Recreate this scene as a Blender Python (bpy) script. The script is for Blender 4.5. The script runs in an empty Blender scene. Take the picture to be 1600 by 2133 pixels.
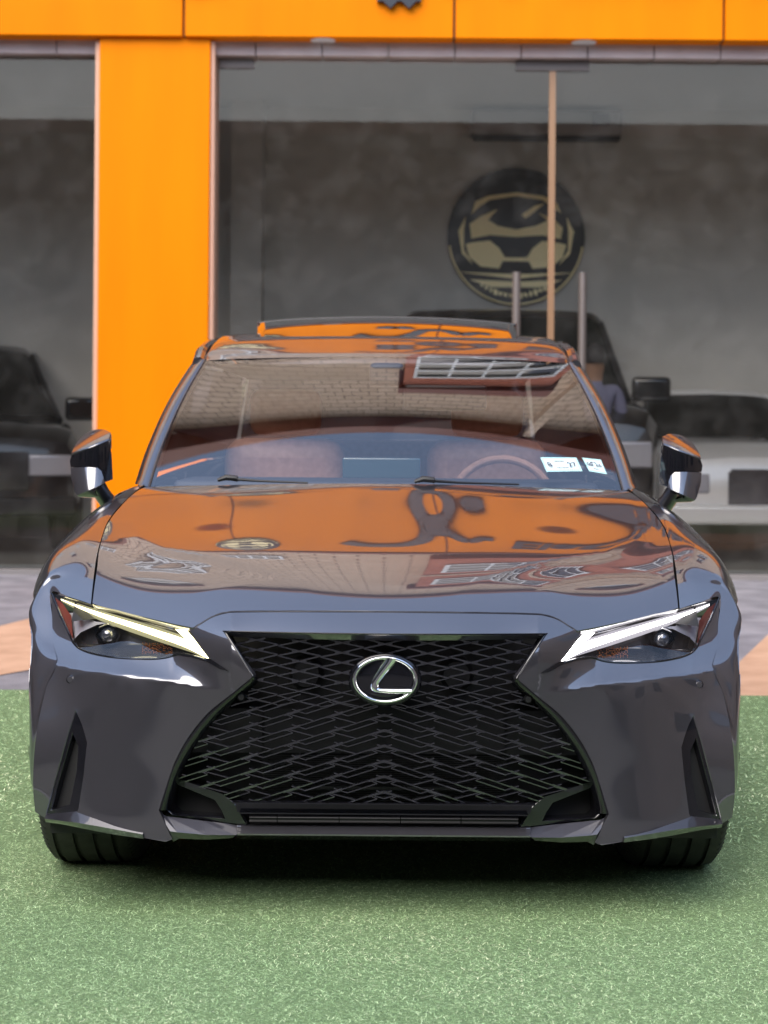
import bpy, bmesh, math, random
import numpy as np
from mathutils import Vector, Matrix
from mathutils.geometry import delaunay_2d_cdt
C = bpy.context.scene
COL = C.collection
R = math.radians
random.seed(7); np.random.seed(7)

# ------------------------------------------------------------------ camera, sky, sun
CAMZ = 1.115; FP = 3310.0; V0 = 900.0
cd = bpy.data.cameras.new('camera'); cam = bpy.data.objects.new('camera', cd); COL.objects.link(cam)
cam.location = (0, 0, CAMZ)
cam.rotation_euler = (Matrix.Rotation(R(90), 4, 'X') @ Matrix.Rotation(R(0.45), 4, 'Z')).to_euler()
cd.sensor_fit = 'VERTICAL'; cd.sensor_height = 36; cd.lens = 36*FP/2133
cd.shift_y = -(2133/2-V0)/2133; cd.shift_x = -3.0/2133
cd.clip_end = 500; cd.clip_start = .05
cd.dof.use_dof = True; cd.dof.focus_distance = 3.8; cd.dof.aperture_fstop = cd.lens/1000/0.0125
C.camera = cam
SUN_EL, SUN_AZ = 50, 205          # azimuth clockwise from +Y
w = bpy.data.worlds.new('World'); C.world = w; w.use_nodes = True
nt = w.node_tree; bg = nt.nodes['Background']; sky = nt.nodes.new('ShaderNodeTexSky')
sky.sky_type = 'NISHITA'; sky.sun_disc = False; sky.sun_elevation = R(SUN_EL); sky.sun_rotation = R(SUN_AZ)
sky.dust_density = 1.2; sky.air_density = 1.0; sky.ozone_density = 3.0
hs = nt.nodes.new('ShaderNodeHueSaturation'); hs.inputs['Saturation'].default_value = .8; nt.links.new(sky.outputs[0], hs.inputs['Color']); nt.links.new(hs.outputs[0], bg.inputs[0]); bg.inputs[1].default_value = .15
sl = bpy.data.lights.new('sun', 'SUN'); so = bpy.data.objects.new('sun', sl); COL.objects.link(so)
sl.energy = 1.15; sl.angle = R(56); sl.color = (1, .88, .72)
dv = Vector((math.sin(R(SUN_AZ))*math.cos(R(SUN_EL)), math.cos(R(SUN_AZ))*math.cos(R(SUN_EL)), math.sin(R(SUN_EL))))
so.rotation_euler = dv.to_track_quat('Z', 'Y').to_euler(); so.location = (0, -8, 14)
C.view_settings.view_transform = 'Standard'; C.view_settings.look = 'None'
C.view_settings.exposure = 1.72; C.view_settings.gamma = 1

# ------------------------------------------------------------------ materials
def mat(name, col, rough=.5, metal=0, **k):
    m = bpy.data.materials.new(name); m.use_nodes = True
    b = m.node_tree.nodes['Principled BSDF']
    b.inputs['Base Color'].default_value = (*col, 1); b.inputs['Roughness'].default_value = rough
    b.inputs['Metallic'].default_value = metal
    for a, v in k.items(): b.inputs[a.replace('_', ' ')].default_value = v
    return m
def noise_col(m, c1, c2, scale=5, detail=6, vec='Object', lo=.3, hi=.7, bump=0, bscale=None, stretch=None):
    t = m.node_tree; b = t.nodes['Principled BSDF']
    tc = t.nodes.new('ShaderNodeTexCoord'); src = tc.outputs[vec]
    if stretch:
        mp = t.nodes.new('ShaderNodeMapping'); mp.inputs['Scale'].default_value = stretch
        t.links.new(src, mp.inputs[0]); src = mp.outputs[0]
    n = t.nodes.new('ShaderNodeTexNoise'); n.inputs['Scale'].default_value = scale; n.inputs['Detail'].default_value = detail
    t.links.new(src, n.inputs['Vector'])
    r = t.nodes.new('ShaderNodeValToRGB'); r.color_ramp.elements[0].position = lo; r.color_ramp.elements[1].position = hi
    r.color_ramp.elements[0].color = (*c1, 1); r.color_ramp.elements[1].color = (*c2, 1)
    t.links.new(n.outputs['Fac'], r.inputs[0]); t.links.new(r.outputs[0], b.inputs['Base Color'])
    if bump:
        n2 = t.nodes.new('ShaderNodeTexNoise'); n2.inputs['Scale'].default_value = bscale or scale*6; n2.inputs['Detail'].default_value = 8
        t.links.new(src, n2.inputs['Vector'])
        bp = t.nodes.new('ShaderNodeBump'); bp.inputs['Strength'].default_value = bump; bp.inputs['Distance'].default_value = .01
        t.links.new(n2.outputs['Fac'], bp.inputs['Height']); t.links.new(bp.outputs[0], b.inputs['Normal'])
    return m
def glass_mat(name, tint, ior, rough=0.0, dirt=0, dcol=(.5, .48, .45), gcol=(1, 1, 1)):
    m = bpy.data.materials.new(name); m.use_nodes = True; t = m.node_tree; t.nodes.clear()
    out = t.nodes.new('ShaderNodeOutputMaterial'); mx = t.nodes.new('ShaderNodeMixShader')
    tr = t.nodes.new('ShaderNodeBsdfTransparent'); gl = t.nodes.new('ShaderNodeBsdfGlossy'); fr = t.nodes.new('ShaderNodeFresnel')
    tr.inputs[0].default_value = (*tint, 1); gl.inputs['Roughness'].default_value = rough; fr.inputs[0].default_value = ior
    gl.inputs[0].default_value = (*gcol, 1)
    t.links.new(fr.outputs[0], mx.inputs[0]); t.links.new(tr.outputs[0], mx.inputs[1]); t.links.new(gl.outputs[0], mx.inputs[2])
    last = mx.outputs[0]
    if dirt:
        df = t.nodes.new('ShaderNodeBsdfDiffuse'); df.inputs[0].default_value = (*dcol, 1)
        n = t.nodes.new('ShaderNodeTexNoise'); n.inputs['Scale'].default_value = 4.5; n.inputs['Detail'].default_value = 9; n.inputs['Roughness'].default_value = .65
        tc = t.nodes.new('ShaderNodeTexCoord'); t.links.new(tc.outputs['Object'], n.inputs['Vector'])
        r = t.nodes.new('ShaderNodeMapRange'); r.inputs[1].default_value = .46; r.inputs[2].default_value = .72; r.inputs[3].default_value = dirt*.4; r.inputs[4].default_value = dirt*1.8
        t.links.new(n.outputs['Fac'], r.inputs[0])
        m2 = t.nodes.new('ShaderNodeMixShader'); t.links.new(r.outputs[0], m2.inputs[0]); t.links.new(last, m2.inputs[1]); t.links.new(df.outputs[0], m2.inputs[2]); last = m2.outputs[0]
    t.links.new(last, out.inputs[0]); return m
def emit(name, col, s):
    return mat(name, tuple(c*.03 for c in col), .3, 0, Emission_Color=(*col, 1), Emission_Strength=s)

M = {}
M['paint'] = mat('metallic_grey_paint', (.056, .054, .062), .30, .55, Specular_Tint=(.45, .45, .5, 1), Coat_Weight=1.0, Coat_IOR=2.2, Coat_Roughness=.01)
M['black'] = mat('gloss_black', (.006, .006, .008), .12, 0, Coat_Weight=.6, Coat_Roughness=.03)
M['lattice'] = mat('piano_black_lattice', (.012, .012, .016), .2, 0, Coat_Weight=1, Coat_IOR=1.8)
M['void'] = mat('dark_cavity', (.004, .004, .005), .7)
M['plastic'] = mat('matt_black_plastic', (.006, .006, .007), .5)
M['cowl'] = mat('cowl_plastic', (.02, .02, .022), .45)
M['shut'] = mat('shutter_plastic', (.004, .004, .005), .35, 0, Specular_IOR_Level=.2)
M['lip'] = mat('corner_lip_paint', (.05, .05, .062), .4, .2, Coat_Weight=1, Coat_IOR=1.4, Coat_Roughness=.08)
M['chrome'] = mat('chrome', (.85, .85, .87), .06, 1)
M['chromed'] = mat('dark_chrome', (.3, .3, .33), .12, 1)
M['rubber'] = noise_col(mat('tyre_rubber', (.02, .02, .02), .7), (.012, .012, .013), (.028, .027, .026), 30)
M['rim'] = mat('alloy', (.25, .25, .27), .25, 1)
M['windscreen'] = glass_mat('windscreen_glass', (.92, .92, .92), 2.15)
M['sideglass'] = glass_mat('dark_side_glass', (.12, .12, .13), 1.9)
M['carglass'] = mat('tinted_car_glass', (.008, .009, .008), .08, 0, Specular_IOR_Level=.4)
M['lens'] = glass_mat('lens_glass', (.93, .93, .95), 1.5)
M['leather'] = noise_col(mat('tan_leather', (.4, .2, .13), .5), (.50, .27, .19), (.62, .35, .25), 40)
M['dash'] = mat('dash_vinyl', (.035, .04, .055), .6)
M['liner'] = mat('headliner', (.35, .33, .29), .9)
M['amber'] = mat('amber_lens', (.35, .13, .05), .25, .5, Coat_Weight=1)
M['redlens'] = mat('red_side_reflector', (.16, .04, .03), .2, 0, Coat_Weight=1)
M['sunroof'] = mat('sunroof_glass', (.012, .012, .014), .03, 0, Coat_Weight=1, Coat_IOR=2.2)

# ------------------------------------------------------------------ object helpers
def tag(o, label=None, cat=None, group=None, kind=None):
    if label: o['label'] = label
    if cat: o['category'] = cat
    if group: o['group'] = group
    if kind: o['kind'] = kind
    return o
def empty(name, loc=(0, 0, 0), rz=0, parent=None, **k):
    o = bpy.data.objects.new(name, None); COL.objects.link(o); o.location = loc; o.rotation_euler = (0, 0, rz); o.empty_display_size = .1
    if parent: o.parent = parent
    return tag(o, **k)
def link(name, me, m, parent=None):
    o = bpy.data.objects.new(name, me); COL.objects.link(o)
    if m is not None:
        for q in (m if isinstance(m, (list, tuple)) else [m]): me.materials.append(q)
    if parent: o.parent = parent
    return o
def mesh(name, V, F, m, parent=None, smooth=True, normals=None, mi=None):
    me = bpy.data.meshes.new(name); me.from_pydata([tuple(map(float, v)) for v in V], [], [tuple(map(int, f)) for f in F])
    me.polygons.foreach_set('use_smooth', [smooth]*len(me.polygons))
    if mi is not None: me.polygons.foreach_set('material_index', mi)
    me.update()
    if normals is not None: me.normals_split_custom_set_from_vertices([tuple(map(float, n)) for n in normals])
    return link(name, me, m, parent)
class MB:
    def __init__(s): s.V = []; s.F = []
    def add(s, V, F):
        b = len(s.V); s.V += [tuple(map(float, v)) for v in V]; s.F += [tuple(int(i)+b for i in f) for f in F]; return s
    def box(s, x0, x1, y0, y1, z0, z1):
        V = [(x, y, z) for z in (z0, z1) for y in (y0, y1) for x in (x0, x1)]
        return s.add(V, [(0, 2, 3, 1), (4, 5, 7, 6), (0, 1, 5, 4), (2, 6, 7, 3), (0, 4, 6, 2), (1, 3, 7, 5)])
    def bar(s, a, b, wx, wz, up=(0, 0, 1)):
        a = Vector(a); b = Vector(b); d = (b-a)
        if d.length < 1e-6: return s
        d.normalize(); u = Vector(up); x = d.cross(u)
        if x.length < 1e-4: x = d.cross(Vector((1, 0, 0)))
        x.normalize(); u = x.cross(d)
        V = [p+x*sx*wx/2+u*sz*wz/2 for p in (a, b) for sx, sz in ((-1, -1), (1, -1), (1, 1), (-1, 1))]
        return s.add(V, [(0, 3, 2, 1), (4, 5, 6, 7), (0, 1, 5, 4), (1, 2, 6, 5), (2, 3, 7, 6), (3, 0, 4, 7)])
    def tube(s, pts, r, n=10, closed=False):
        pts = [Vector(p) for p in pts]; N = len(pts); rr = r if isinstance(r, (list, tuple)) else [r]*N
        V = []; F = []; ref = Vector((0, 0, 1))
        for i, p in enumerate(pts):
            if closed: t = pts[(i+1) % N]-pts[i-1]
            else: t = pts[min(i+1, N-1)]-pts[max(i-1, 0)]
            t.normalize(); x = t.cross(ref)
            if x.length < .05: x = t.cross(Vector((0, 1, 0)))
            x.normalize(); y = x.cross(t)
            for k in range(n):
                a = 2*math.pi*k/n; V.append(p+(x*math.cos(a)+y*math.sin(a))*rr[i])
        for i in range(N if closed else N-1):
            j = (i+1) % N
            for k in range(n): F.append((i*n+k, i*n+(k+1) % n, j*n+(k+1) % n, j*n+k))
        if not closed: F += [tuple(range(n))[::-1], tuple((N-1)*n+k for k in range(n))]
        return s.add(V, F)
    def prism(s, poly, y0, y1):      # polygon in xz, extruded along y
        n = len(poly); V = [(x, y0, z) for x, z in poly]+[(x, y1, z) for x, z in poly]
        return s.add(V, [tuple(range(n)), tuple(range(2*n-1, n-1, -1))]+[(i, i+n, (i+1) % n+n, (i+1) % n) for i in range(n)])
    def revolve(s, prof, axis_o, n=48, ax='X'):      # prof (a, r) around X axis
        V = []; F = []; m = len(prof)
        for k in range(n):
            t = 2*math.pi*k/n
            for a, r in prof:
                p = (a, r*math.cos(t), r*math.sin(t)) if ax == 'X' else ((r*math.cos(t), a, r*math.sin(t)) if ax == 'Y' else (r*math.cos(t), r*math.sin(t), a))
                V.append((p[0]+axis_o[0], p[1]+axis_o[1], p[2]+axis_o[2]))
        for k in range(n):
            j = (k+1) % n
            for i in range(m-1): F.append((k*m+i, j*m+i, j*m+i+1, k*m+i+1))
        return s.add(V, F)
    def build(s, name, m, parent=None, smooth=False, bevel=0, autos=True):
        o = mesh(name, s.V, s.F, m, parent, smooth)
        bm = bmesh.new(); bm.from_mesh(o.data); bmesh.ops.recalc_face_normals(bm, faces=bm.faces)
        if smooth and autos:
            for e in bm.edges:
                if len(e.link_faces) == 2 and e.calc_face_angle(0) > R(35): e.smooth = False
        bm.to_mesh(o.data); bm.free()
        if bevel:
            b = o.modifiers.new('bevel', 'BEVEL'); b.width = bevel; b.segments = 3; b.limit_method = 'ANGLE'
            for p in o.data.polygons: p.use_smooth = True
            o.data.set_sharp_from_angle(angle=R(40)) if hasattr(o.data, 'set_sharp_from_angle') else None
        return o

def tomesh(o):
    bpy.context.view_layer.update(); me = bpy.data.meshes.new_from_object(o); n = bpy.data.objects.new(o.name+'_mesh', me); COL.objects.link(n)
    n.parent = o.parent; n.matrix_parent_inverse = o.matrix_parent_inverse.copy(); n.matrix_basis = o.matrix_basis.copy(); nm = o.name.split('.')[0]; bpy.data.objects.remove(o); n.name = nm; return n
# thin plate spline
class TPS:
    def __init__(s, P, sc, lam=1e-5, mirror=True):
        P = np.array(P, float)
        if mirror:
            Q = P[np.abs(P[:, 0]) > 1e-6].copy(); Q[:, 0] *= -1; P = np.vstack([P, Q])
        s.sc = np.array(sc); X = P[:, :2]/s.sc; n = len(X); s.X = X
        K = s.k(np.linalg.norm(X[:, None]-X[None], axis=2))+lam*np.eye(n)
        A = np.zeros((n+3, n+3)); A[:n, :n] = K; A[:n, n] = 1; A[:n, n+1:] = X; A[n:, :n] = A[:n, n:].T
        s.w = np.linalg.solve(A, np.concatenate([P[:, 2], [0, 0, 0]]))
    def k(s, r): return r**3
    def __call__(s, a, b):
        a = np.atleast_1d(np.asarray(a, float)); b = np.atleast_1d(np.asarray(b, float)); Q = np.stack([a, b], 1)/s.sc
        out = np.empty(len(Q)); n = len(s.X)
        for i in range(0, len(Q), 4000):
            q = Q[i:i+4000]; out[i:i+4000] = s.k(np.linalg.norm(q[:, None]-s.X[None], axis=2))@s.w[:n]+s.w[n]+q@s.w[n+1:]
        return out
def P3(u, v, Y): return Vector((u*Y/FP, Y, CAMZ-(v-V0)*Y/FP))     # traced point at its own distance
def inpoly(pts, poly):
    x, y = pts[:, 0], pts[:, 1]; c = np.zeros(len(pts), bool); P = np.asarray(poly); n = len(P)
    for i in range(n):
        x0, y0 = P[i]; x1, y1 = P[i-1]
        if y0 == y1: continue
        m = ((y0 > y) != (y1 > y)) & (x < (x1-x0)*(y-y0)/(y1-y0)+x0); c ^= m
    return c
def refine(poly, sp, closed=True):
    out = []; n = len(poly)
    for i in range(n if closed else n-1):
        a = np.array(poly[i], float); b = np.array(poly[(i+1) % n], float); k = max(1, int(math.ceil(np.linalg.norm((b-a)/sp))))
        for j in range(k): out.append(a+(b-a)*j/k)
    if not closed: out.append(np.array(poly[-1], float))
    return np.array(out)
def smoothline(P, n=8, closed=False):      # Catmull-Rom through points
    P = [np.array(p, float) for p in P]; out = []; N = len(P)
    rng = range(N) if closed else range(N-1)
    for i in rng:
        p1, p2 = P[i], P[(i+1) % N]
        p0 = P[i-1] if (closed or i > 0) else 2*p1-p2
        p3 = P[(i+2) % N] if (closed or i < N-2) else 2*p2-p1
        for j in range(n):
            t = j/n; out.append(.5*((2*p1)+(-p0+p2)*t+(2*p0-5*p1+4*p2-p3)*t*t+(-p0+3*p1-3*p2+p3)*t**3))
    if not closed: out.append(P[-1])
    return [tuple(o) for o in out]
def mir(P): return [(-a, b) for a, b in P[::-1]]
def seg_dist(p, A, B):
    d = B-A; L = (d**2).sum(1); L[L == 0] = 1
    t = np.clip(((p[:, None]-A)*d).sum(2)/L, 0, 1); return np.linalg.norm(p[:, None]-(A+d*t[..., None]), axis=2).min(1)
def surf(name, poly, F, sp, m, parent=None, holes=(), lip=0.0, side=1, mi=None, smooth=True):
    """trimmed surface: 2-D polygon (with holes) triangulated, lifted by F to 3-D, analytic normals, rim turned in by lip"""
    sp = np.array(sp if isinstance(sp, (tuple, list)) else (sp, sp), float)
    loops = [refine(poly, sp)]+[refine(h, sp) for h in holes]
    V2 = []; E = []
    for L in loops:
        b = len(V2); V2 += [tuple(p) for p in L]; E += [(b+i, b+(i+1) % len(L)) for i in range(len(L))]
    nb = len(V2); P = np.array(loops[0]); lo, hi = P.min(0), P.max(0)
    gx, gy = np.meshgrid(np.arange(lo[0]+sp[0]/2, hi[0], sp[0]), np.arange(lo[1]+sp[1]/2, hi[1], sp[1]*.9))
    gx[::2] += sp[0]*.25; gx[1::2] -= sp[0]*.25
    G = np.stack([gx.ravel(), gy.ravel()], 1); k = inpoly(G, P)
    for h in loops[1:]: k &= ~inpoly(G, h)
    G = G[k]
    if len(G):
        A = []; B = []
        for L in loops: A.append(L/sp); B.append(np.roll(L, -1, 0)/sp)
        A = np.vstack(A); B = np.vstack(B); dd = np.concatenate([seg_dist(G[i:i+1500]/sp, A, B) for i in range(0, len(G), 1500)])
        G = G[dd > .45]
    V2 += [tuple(p) for p in G]
    cv, ce, cf, *_ = delaunay_2d_cdt([Vector(p) for p in V2], E, [], 0, 1e-7)
    Q = np.array([tuple(p) for p in cv]); T = np.array([f for f in cf if len(f) == 3])
    cen = Q[T].mean(1); k = inpoly(cen, loops[0])
    for h in loops[1:]: k &= ~inpoly(cen, h)
    T = T[k]
    X = F(Q[:, 0]*1.0, Q[:, 1]); e = sp*.08
    dx = F(Q[:, 0]+e[0], Q[:, 1])-F(Q[:, 0]-e[0], Q[:, 1]); dy = F(Q[:, 0], Q[:, 1]+e[1])-F(Q[:, 0], Q[:, 1]-e[1])
    N = np.cross(dx, dy); N /= np.maximum(np.linalg.norm(N, axis=1), 1e-12)[:, None]
    toc = np.array([0, 0, CAMZ])-X; s_ = np.sign((N*toc).sum(1).mean()); N *= s_
    if side == -1: X = X*[-1, 1, 1]; N = N*[-1, 1, 1]
    fn = np.cross(X[T[:, 1]]-X[T[:, 0]], X[T[:, 2]]-X[T[:, 0]]); bad = (fn*N[T[:, 0]]).sum(1) < 0; T[bad] = T[bad][:, ::-1]
    V = [tuple(x) for x in X]; Fc = [tuple(t) for t in T]; NN = [tuple(n) for n in N]
    if lip:
        cnt = {}
        for t in Fc:
            for i in range(3):
                a, b = t[i], t[(i+1) % 3]; cnt[(a, b)] = 1
        be = [(a, b) for a, b in cnt if (b, a) not in cnt]
        out = {}
        for a, b in be:
            d = Vector(V[b])-Vector(V[a]); n = d.cross(Vector(NN[a]))
            for q in (a, b): out[q] = out.get(q, Vector((0, 0, 0)))+(n.normalized() if n.length else n)
        idx = {}
        for q, n in out.items():
            n = n.normalized() if n.length else Vector(NN[q]); bb = len(V)
            V += [V[q], tuple(Vector(V[q])-Vector(NN[q])*lip*.25+n*lip*.06), tuple(Vector(V[q])-Vector(NN[q])*lip)]
            mid = (n+Vector(NN[q])).normalized(); NN += [tuple(mid), tuple(n), tuple(n)]; idx[q] = bb
        for a, b in be:
            i, j = idx[a], idx[b]; Fc += [(j, i, i+1, j+1), (j+1, i+1, i+2, j+2)]
    return mesh(name, V, Fc, m, parent, smooth, NN)

# control-grid surface (bicubic Catmull-Rom)
def cr(P, t):      # P (n,...) , t array in 0..n-1
    n = len(P); i = np.clip(np.floor(t).astype(int), 0, n-2); f = t-i
    ex = np.concatenate([[2*P[0]-P[1]], P, [2*P[-1]-P[-2]]])
    p0, p1, p2, p3 = ex[i], ex[i+1], ex[i+2], ex[i+3]; f = f.reshape((-1,)+(1,)*(P.ndim-1))
    return .5*(2*p1+(p2-p0)*f+(2*p0-5*p1+4*p2-p3)*f**2+(3*p1-p0-3*p2+p3)*f**3)
def grid(name, G, ns, ntt, m, parent=None, cull=None, snap=None, side=1, flipn=False):
    G = np.array(G, float); a = np.linspace(0, G.shape[0]-1, ns); b = np.linspace(0, G.shape[1]-1, ntt)
    S = cr(G, a); S = np.transpose(cr(np.transpose(S, (1, 0, 2)), b), (1, 0, 2))
    if side == -1: S = S*[-1, 1, 1]
    V = S.reshape(-1, 3); F = []
    for i in range(ns-1):
        for j in range(ntt-1): F.append((i*ntt+j, i*ntt+j+1, (i+1)*ntt+j+1, (i+1)*ntt+j))
    F = np.array(F)
    if cull is not None:
        k = ~cull(V[F].mean(1)); F = F[k]
        if snap: V = snap(V)
    used = np.unique(F); mp = np.zeros(len(V), int); mp[used] = np.arange(len(used))
    V = V[used]; F = mp[F]
    fn = np.cross(V[F[:, 1]]-V[F[:, 0]], V[F[:, 2]]-V[F[:, 0]]); c = V[F].mean(1)
    ref = c-np.array([0, c[:, 1].mean(), .5]); ref[:, 1] = 0
    if ((fn*ref).sum(1)).sum() < 0: F = F[:, ::-1]
    return mesh(name, V, F, m, parent)
def ruled(name, A, B, m, parent=None, smooth=True):
    n = len(A); V = list(A)+list(B); F = [(i, i+1, n+i+1, n+i) for i in range(n-1)]
    mb = MB().add(V, F); return mb.build(name, m, parent, smooth)

# ================================================================== GROUND
def yv(v): return CAMZ*FP/(v-V0)
asp = noise_col(mat('paving_asphalt', (.2, .19, .2), .85), (.12, .115, .13), (.26, .25, .27), 3.5, 8, bump=.4, bscale=90)
o = MB().add([(-60, -60, 0), (60, -60, 0), (60, 60, 0), (-60, 60, 0)], [(0, 1, 2, 3)]).build('ground', asp); tag(o, kind='structure')
tan = noise_col(mat('tan_ground_paint', (.5, .3, .2), .8), (.40, .235, .145), (.52, .32, .21), 6, 8, bump=.2, bscale=80)
MB().add([(x, y, .004) for x, y in [(-2.6, 7.9), (-2.17, 8.96), (-1.98, 9.75), (-.4, 9.2), (.9, 8.5), (1.73, 7.75), (2.4, 9.55), (3.6, 9.2), (5, 6.2), (1.5, 6.5), (-1.4, 7.75), (-1.75, 7.15), (-2.4, 6.2), (-4.5, 6.3)]],
     [tuple(range(14))]).build('painted_ground_band', tan); tag(bpy.data.objects['painted_ground_band'], kind='structure')
dark_reflection_sheet = noise_col(mat('reflection_sheet_dark', (.05, .05, .05), .9), (.035, .034, .034), (.06, .058, .056), 4, 8)
MB().add([(-50, -50, .004), (50, -50, .004), (50, 2.6, .004), (-50, 2.6, .004)], [(0, 1, 2, 3)]).build('dark_reflection_sheet', dark_reflection_sheet); tag(bpy.data.objects['dark_reflection_sheet'], kind='structure')  # unseen dark sheet added so the bumper mirrors less bright ground
grs = noise_col(mat('turf_backing', (.05, .11, .04), .9), (.09, .15, .065), (.20, .30, .13), 160, 4, bump=.8, bscale=260)
MB().box(-5, 5, 2.7, 6.74, .001, .010).build('carpet_backing', grs); tag(bpy.data.objects['carpet_backing'], kind='structure')
# turf fibres: one stuff object
def turf():
    def blades(n, x0, x1, y0, y1, wd, L, seed):
        r = np.random.RandomState(seed); x = r.uniform(x0, x1, n); y = r.uniform(y0, y1, n)
        k = np.abs(x) < y*.275+.12; x, y = x[k], y[k]; n = len(x)
        a = r.uniform(0, 2*math.pi, n); da = r.normal(0, .9, (n, 2)); ln = L*r.uniform(.5, 1.3, n); el = r.uniform(.05, .7, n)
        hh = .010+r.uniform(0, .003, n); P = [np.stack([x, y, hh*.6], 1)]; ang = a.copy()
        for s in range(3):
            if s: ang = ang+da[:, s-1]
            st = ln/3; zz = np.sin(el*(1.0-.65*s))*st*(.9 if s < 2 else -.2)
            P.append(P[-1]+np.stack([np.cos(ang)*st*.9, np.sin(ang)*st*.9, zz], 1))
        V = []; 
        for s in range(4):
            aa = a+(da[:, 0] if s > 1 else 0); wv = np.stack([-np.sin(aa), np.cos(aa), 0*aa], 1)*(wd*(1 if s < 3 else .35))/2*r.uniform(.7, 1.2, n)[:, None]
            V += [P[s]-wv, P[s]+wv]
        V = np.stack(V, 1).reshape(-1, 3); b = np.arange(n)[:, None]*8
        F = np.stack([b+np.array([[0, 1, 3, 2]])+2*s for s in range(3)], 1).reshape(-1, 4); return V, F, np.repeat(r.uniform(0, 1, n), 3)
    sets = [blades(560000, -1.35, 1.35, 2.8, 4.3, .0010, .017, 1), blades(130000, -2, 2, 4.3, 6.72, .0022, .025, 2)]
    V = np.vstack([sets[0][0], sets[1][0]]); F = np.vstack([sets[0][1], sets[1][1]+len(sets[0][0])]); c = np.concatenate([sets[0][2], sets[1][2]])
    fc = V[F[:, 0]]; pt = np.sin(fc[:, 0]*3.1+1.3*np.sin(fc[:, 1]*2.3))*np.sin(fc[:, 1]*4.1+.7*np.sin(fc[:, 0]*5.3)); c = np.clip(c*.85+.08+.09*pt, 0, 1)
    me = bpy.data.meshes.new('artificial_grass'); me.vertices.add(len(V)); me.vertices.foreach_set('co', V.ravel())
    me.loops.add(F.size); me.loops.foreach_set('vertex_index', F.ravel().astype(np.int32)); me.polygons.add(len(F))
    me.polygons.foreach_set('loop_start', (np.arange(len(F))*4).astype(np.int32)); me.update(calc_edges=True)
    at = me.attributes.new('shade', 'FLOAT', 'FACE'); at.data.foreach_set('value', c.astype(np.float32))
    m = mat('turf_fibre', (.2, .4, .12), .55); t = m.node_tree; b = t.nodes['Principled BSDF']
    an = t.nodes.new('ShaderNodeAttribute'); an.attribute_name = 'shade'; rp = t.nodes.new('ShaderNodeValToRGB')
    e = rp.color_ramp.elements; e[0].color = (.10, .18, .065, 1); e[1].color = (.98, 1.0, .66, 1); x = e.new(.55); x.color = (.36, .55, .26, 1); x = e.new(.85); x.color = (.68, .90, .50, 1)
    t.links.new(an.outputs['Fac'], rp.inputs[0]); t.links.new(rp.outputs[0], b.inputs['Base Color'])
    o = link('artificial_grass', me, m); tag(o, 'short curly green artificial turf fibres under the grey sedan', 'artificial grass', kind='stuff')
turf()

sc_ = MB().add([(1.815, 4.54, .024), (1.835, 4.545, .03), (1.865, 4.55, .026), (1.84, 4.535, .022)], [(0, 1, 2, 3)]).build('dry_leaf', mat('pale_leaf', (.6, .58, .5), .7))
tag(sc_, 'tiny pale dry leaf on the turf to the right of the grey sedan', 'leaf')
# ================================================================== HERO CAR
CAR = empty('sedan_car', (.003, 4.1, 0), label='dark grey sedan with lit headlights and black lattice grille parked on green turf', cat='car')
# everything below is modelled in world space then parented keeping its place
def ch(o, parent=None):
    return o
class _P: pass
def reparent(o): o.location = (0, -4.1, 0)

# ---- hood height field  z(x, Y)
HP = [(0, 4.64, .964), (0, 4.55, .9425), (0, 4.35, .902), (0, 4.1, .8517), (0, 3.9, .8085), (0, 3.75, .7670), (0, 3.6, .7040),
      (.2, 4.66, .962), (.2, 4.35, .899), (.2, 4.1, .848), (.2, 3.9, .806), (.2, 3.75, .766), (.2, 3.61, .699),
      (.42, 4.71, .955), (.42, 4.5, .917), (.42, 4.3, .879), (.42, 4.1, .836), (.42, 3.9, .798), (.42, 3.78, .760), (.42, 3.68, .686),
      (.58, 4.75, .948), (.58, 4.5, .903), (.58, 4.3, .864), (.58, 4.1, .818), (.58, 3.92, .766), (.58, 3.78, .698),
      (.725, 4.80, .944), (.75, 4.58, .910), (.758, 4.35, .869), (.738, 4.1, .818), (.708, 3.84, .695), (.72, 3.95, .757)]
def hbasis(x, Y):
    x = np.asarray(x, float)**2/.3; t = (np.asarray(Y, float)-4.15)/.55; o = np.ones(np.broadcast(x, t).shape)
    return np.stack([x**i*t**j*o for i, j in ((0, 0), (0, 1), (0, 2), (0, 3), (0, 4), (1, 0), (1, 1), (1, 2), (1, 3), (2, 0), (2, 1), (2, 2), (2, 3), (1, 4), (3, 0), (3, 1))], -1)
_H = np.array(HP); _w = np.where(_H[:, 0] == 0, 2.5, 1.0)[:, None]
HC = np.linalg.lstsq(hbasis(_H[:, 0], _H[:, 1])*_w, _H[:, 2]*_w[:, 0], rcond=None)[0]
print('hood fit err', np.abs(hbasis(_H[:, 0], _H[:, 1])@HC-_H[:, 2]).max())
def Zt(x, Y): return hbasis(x, Y)@HC
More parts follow.
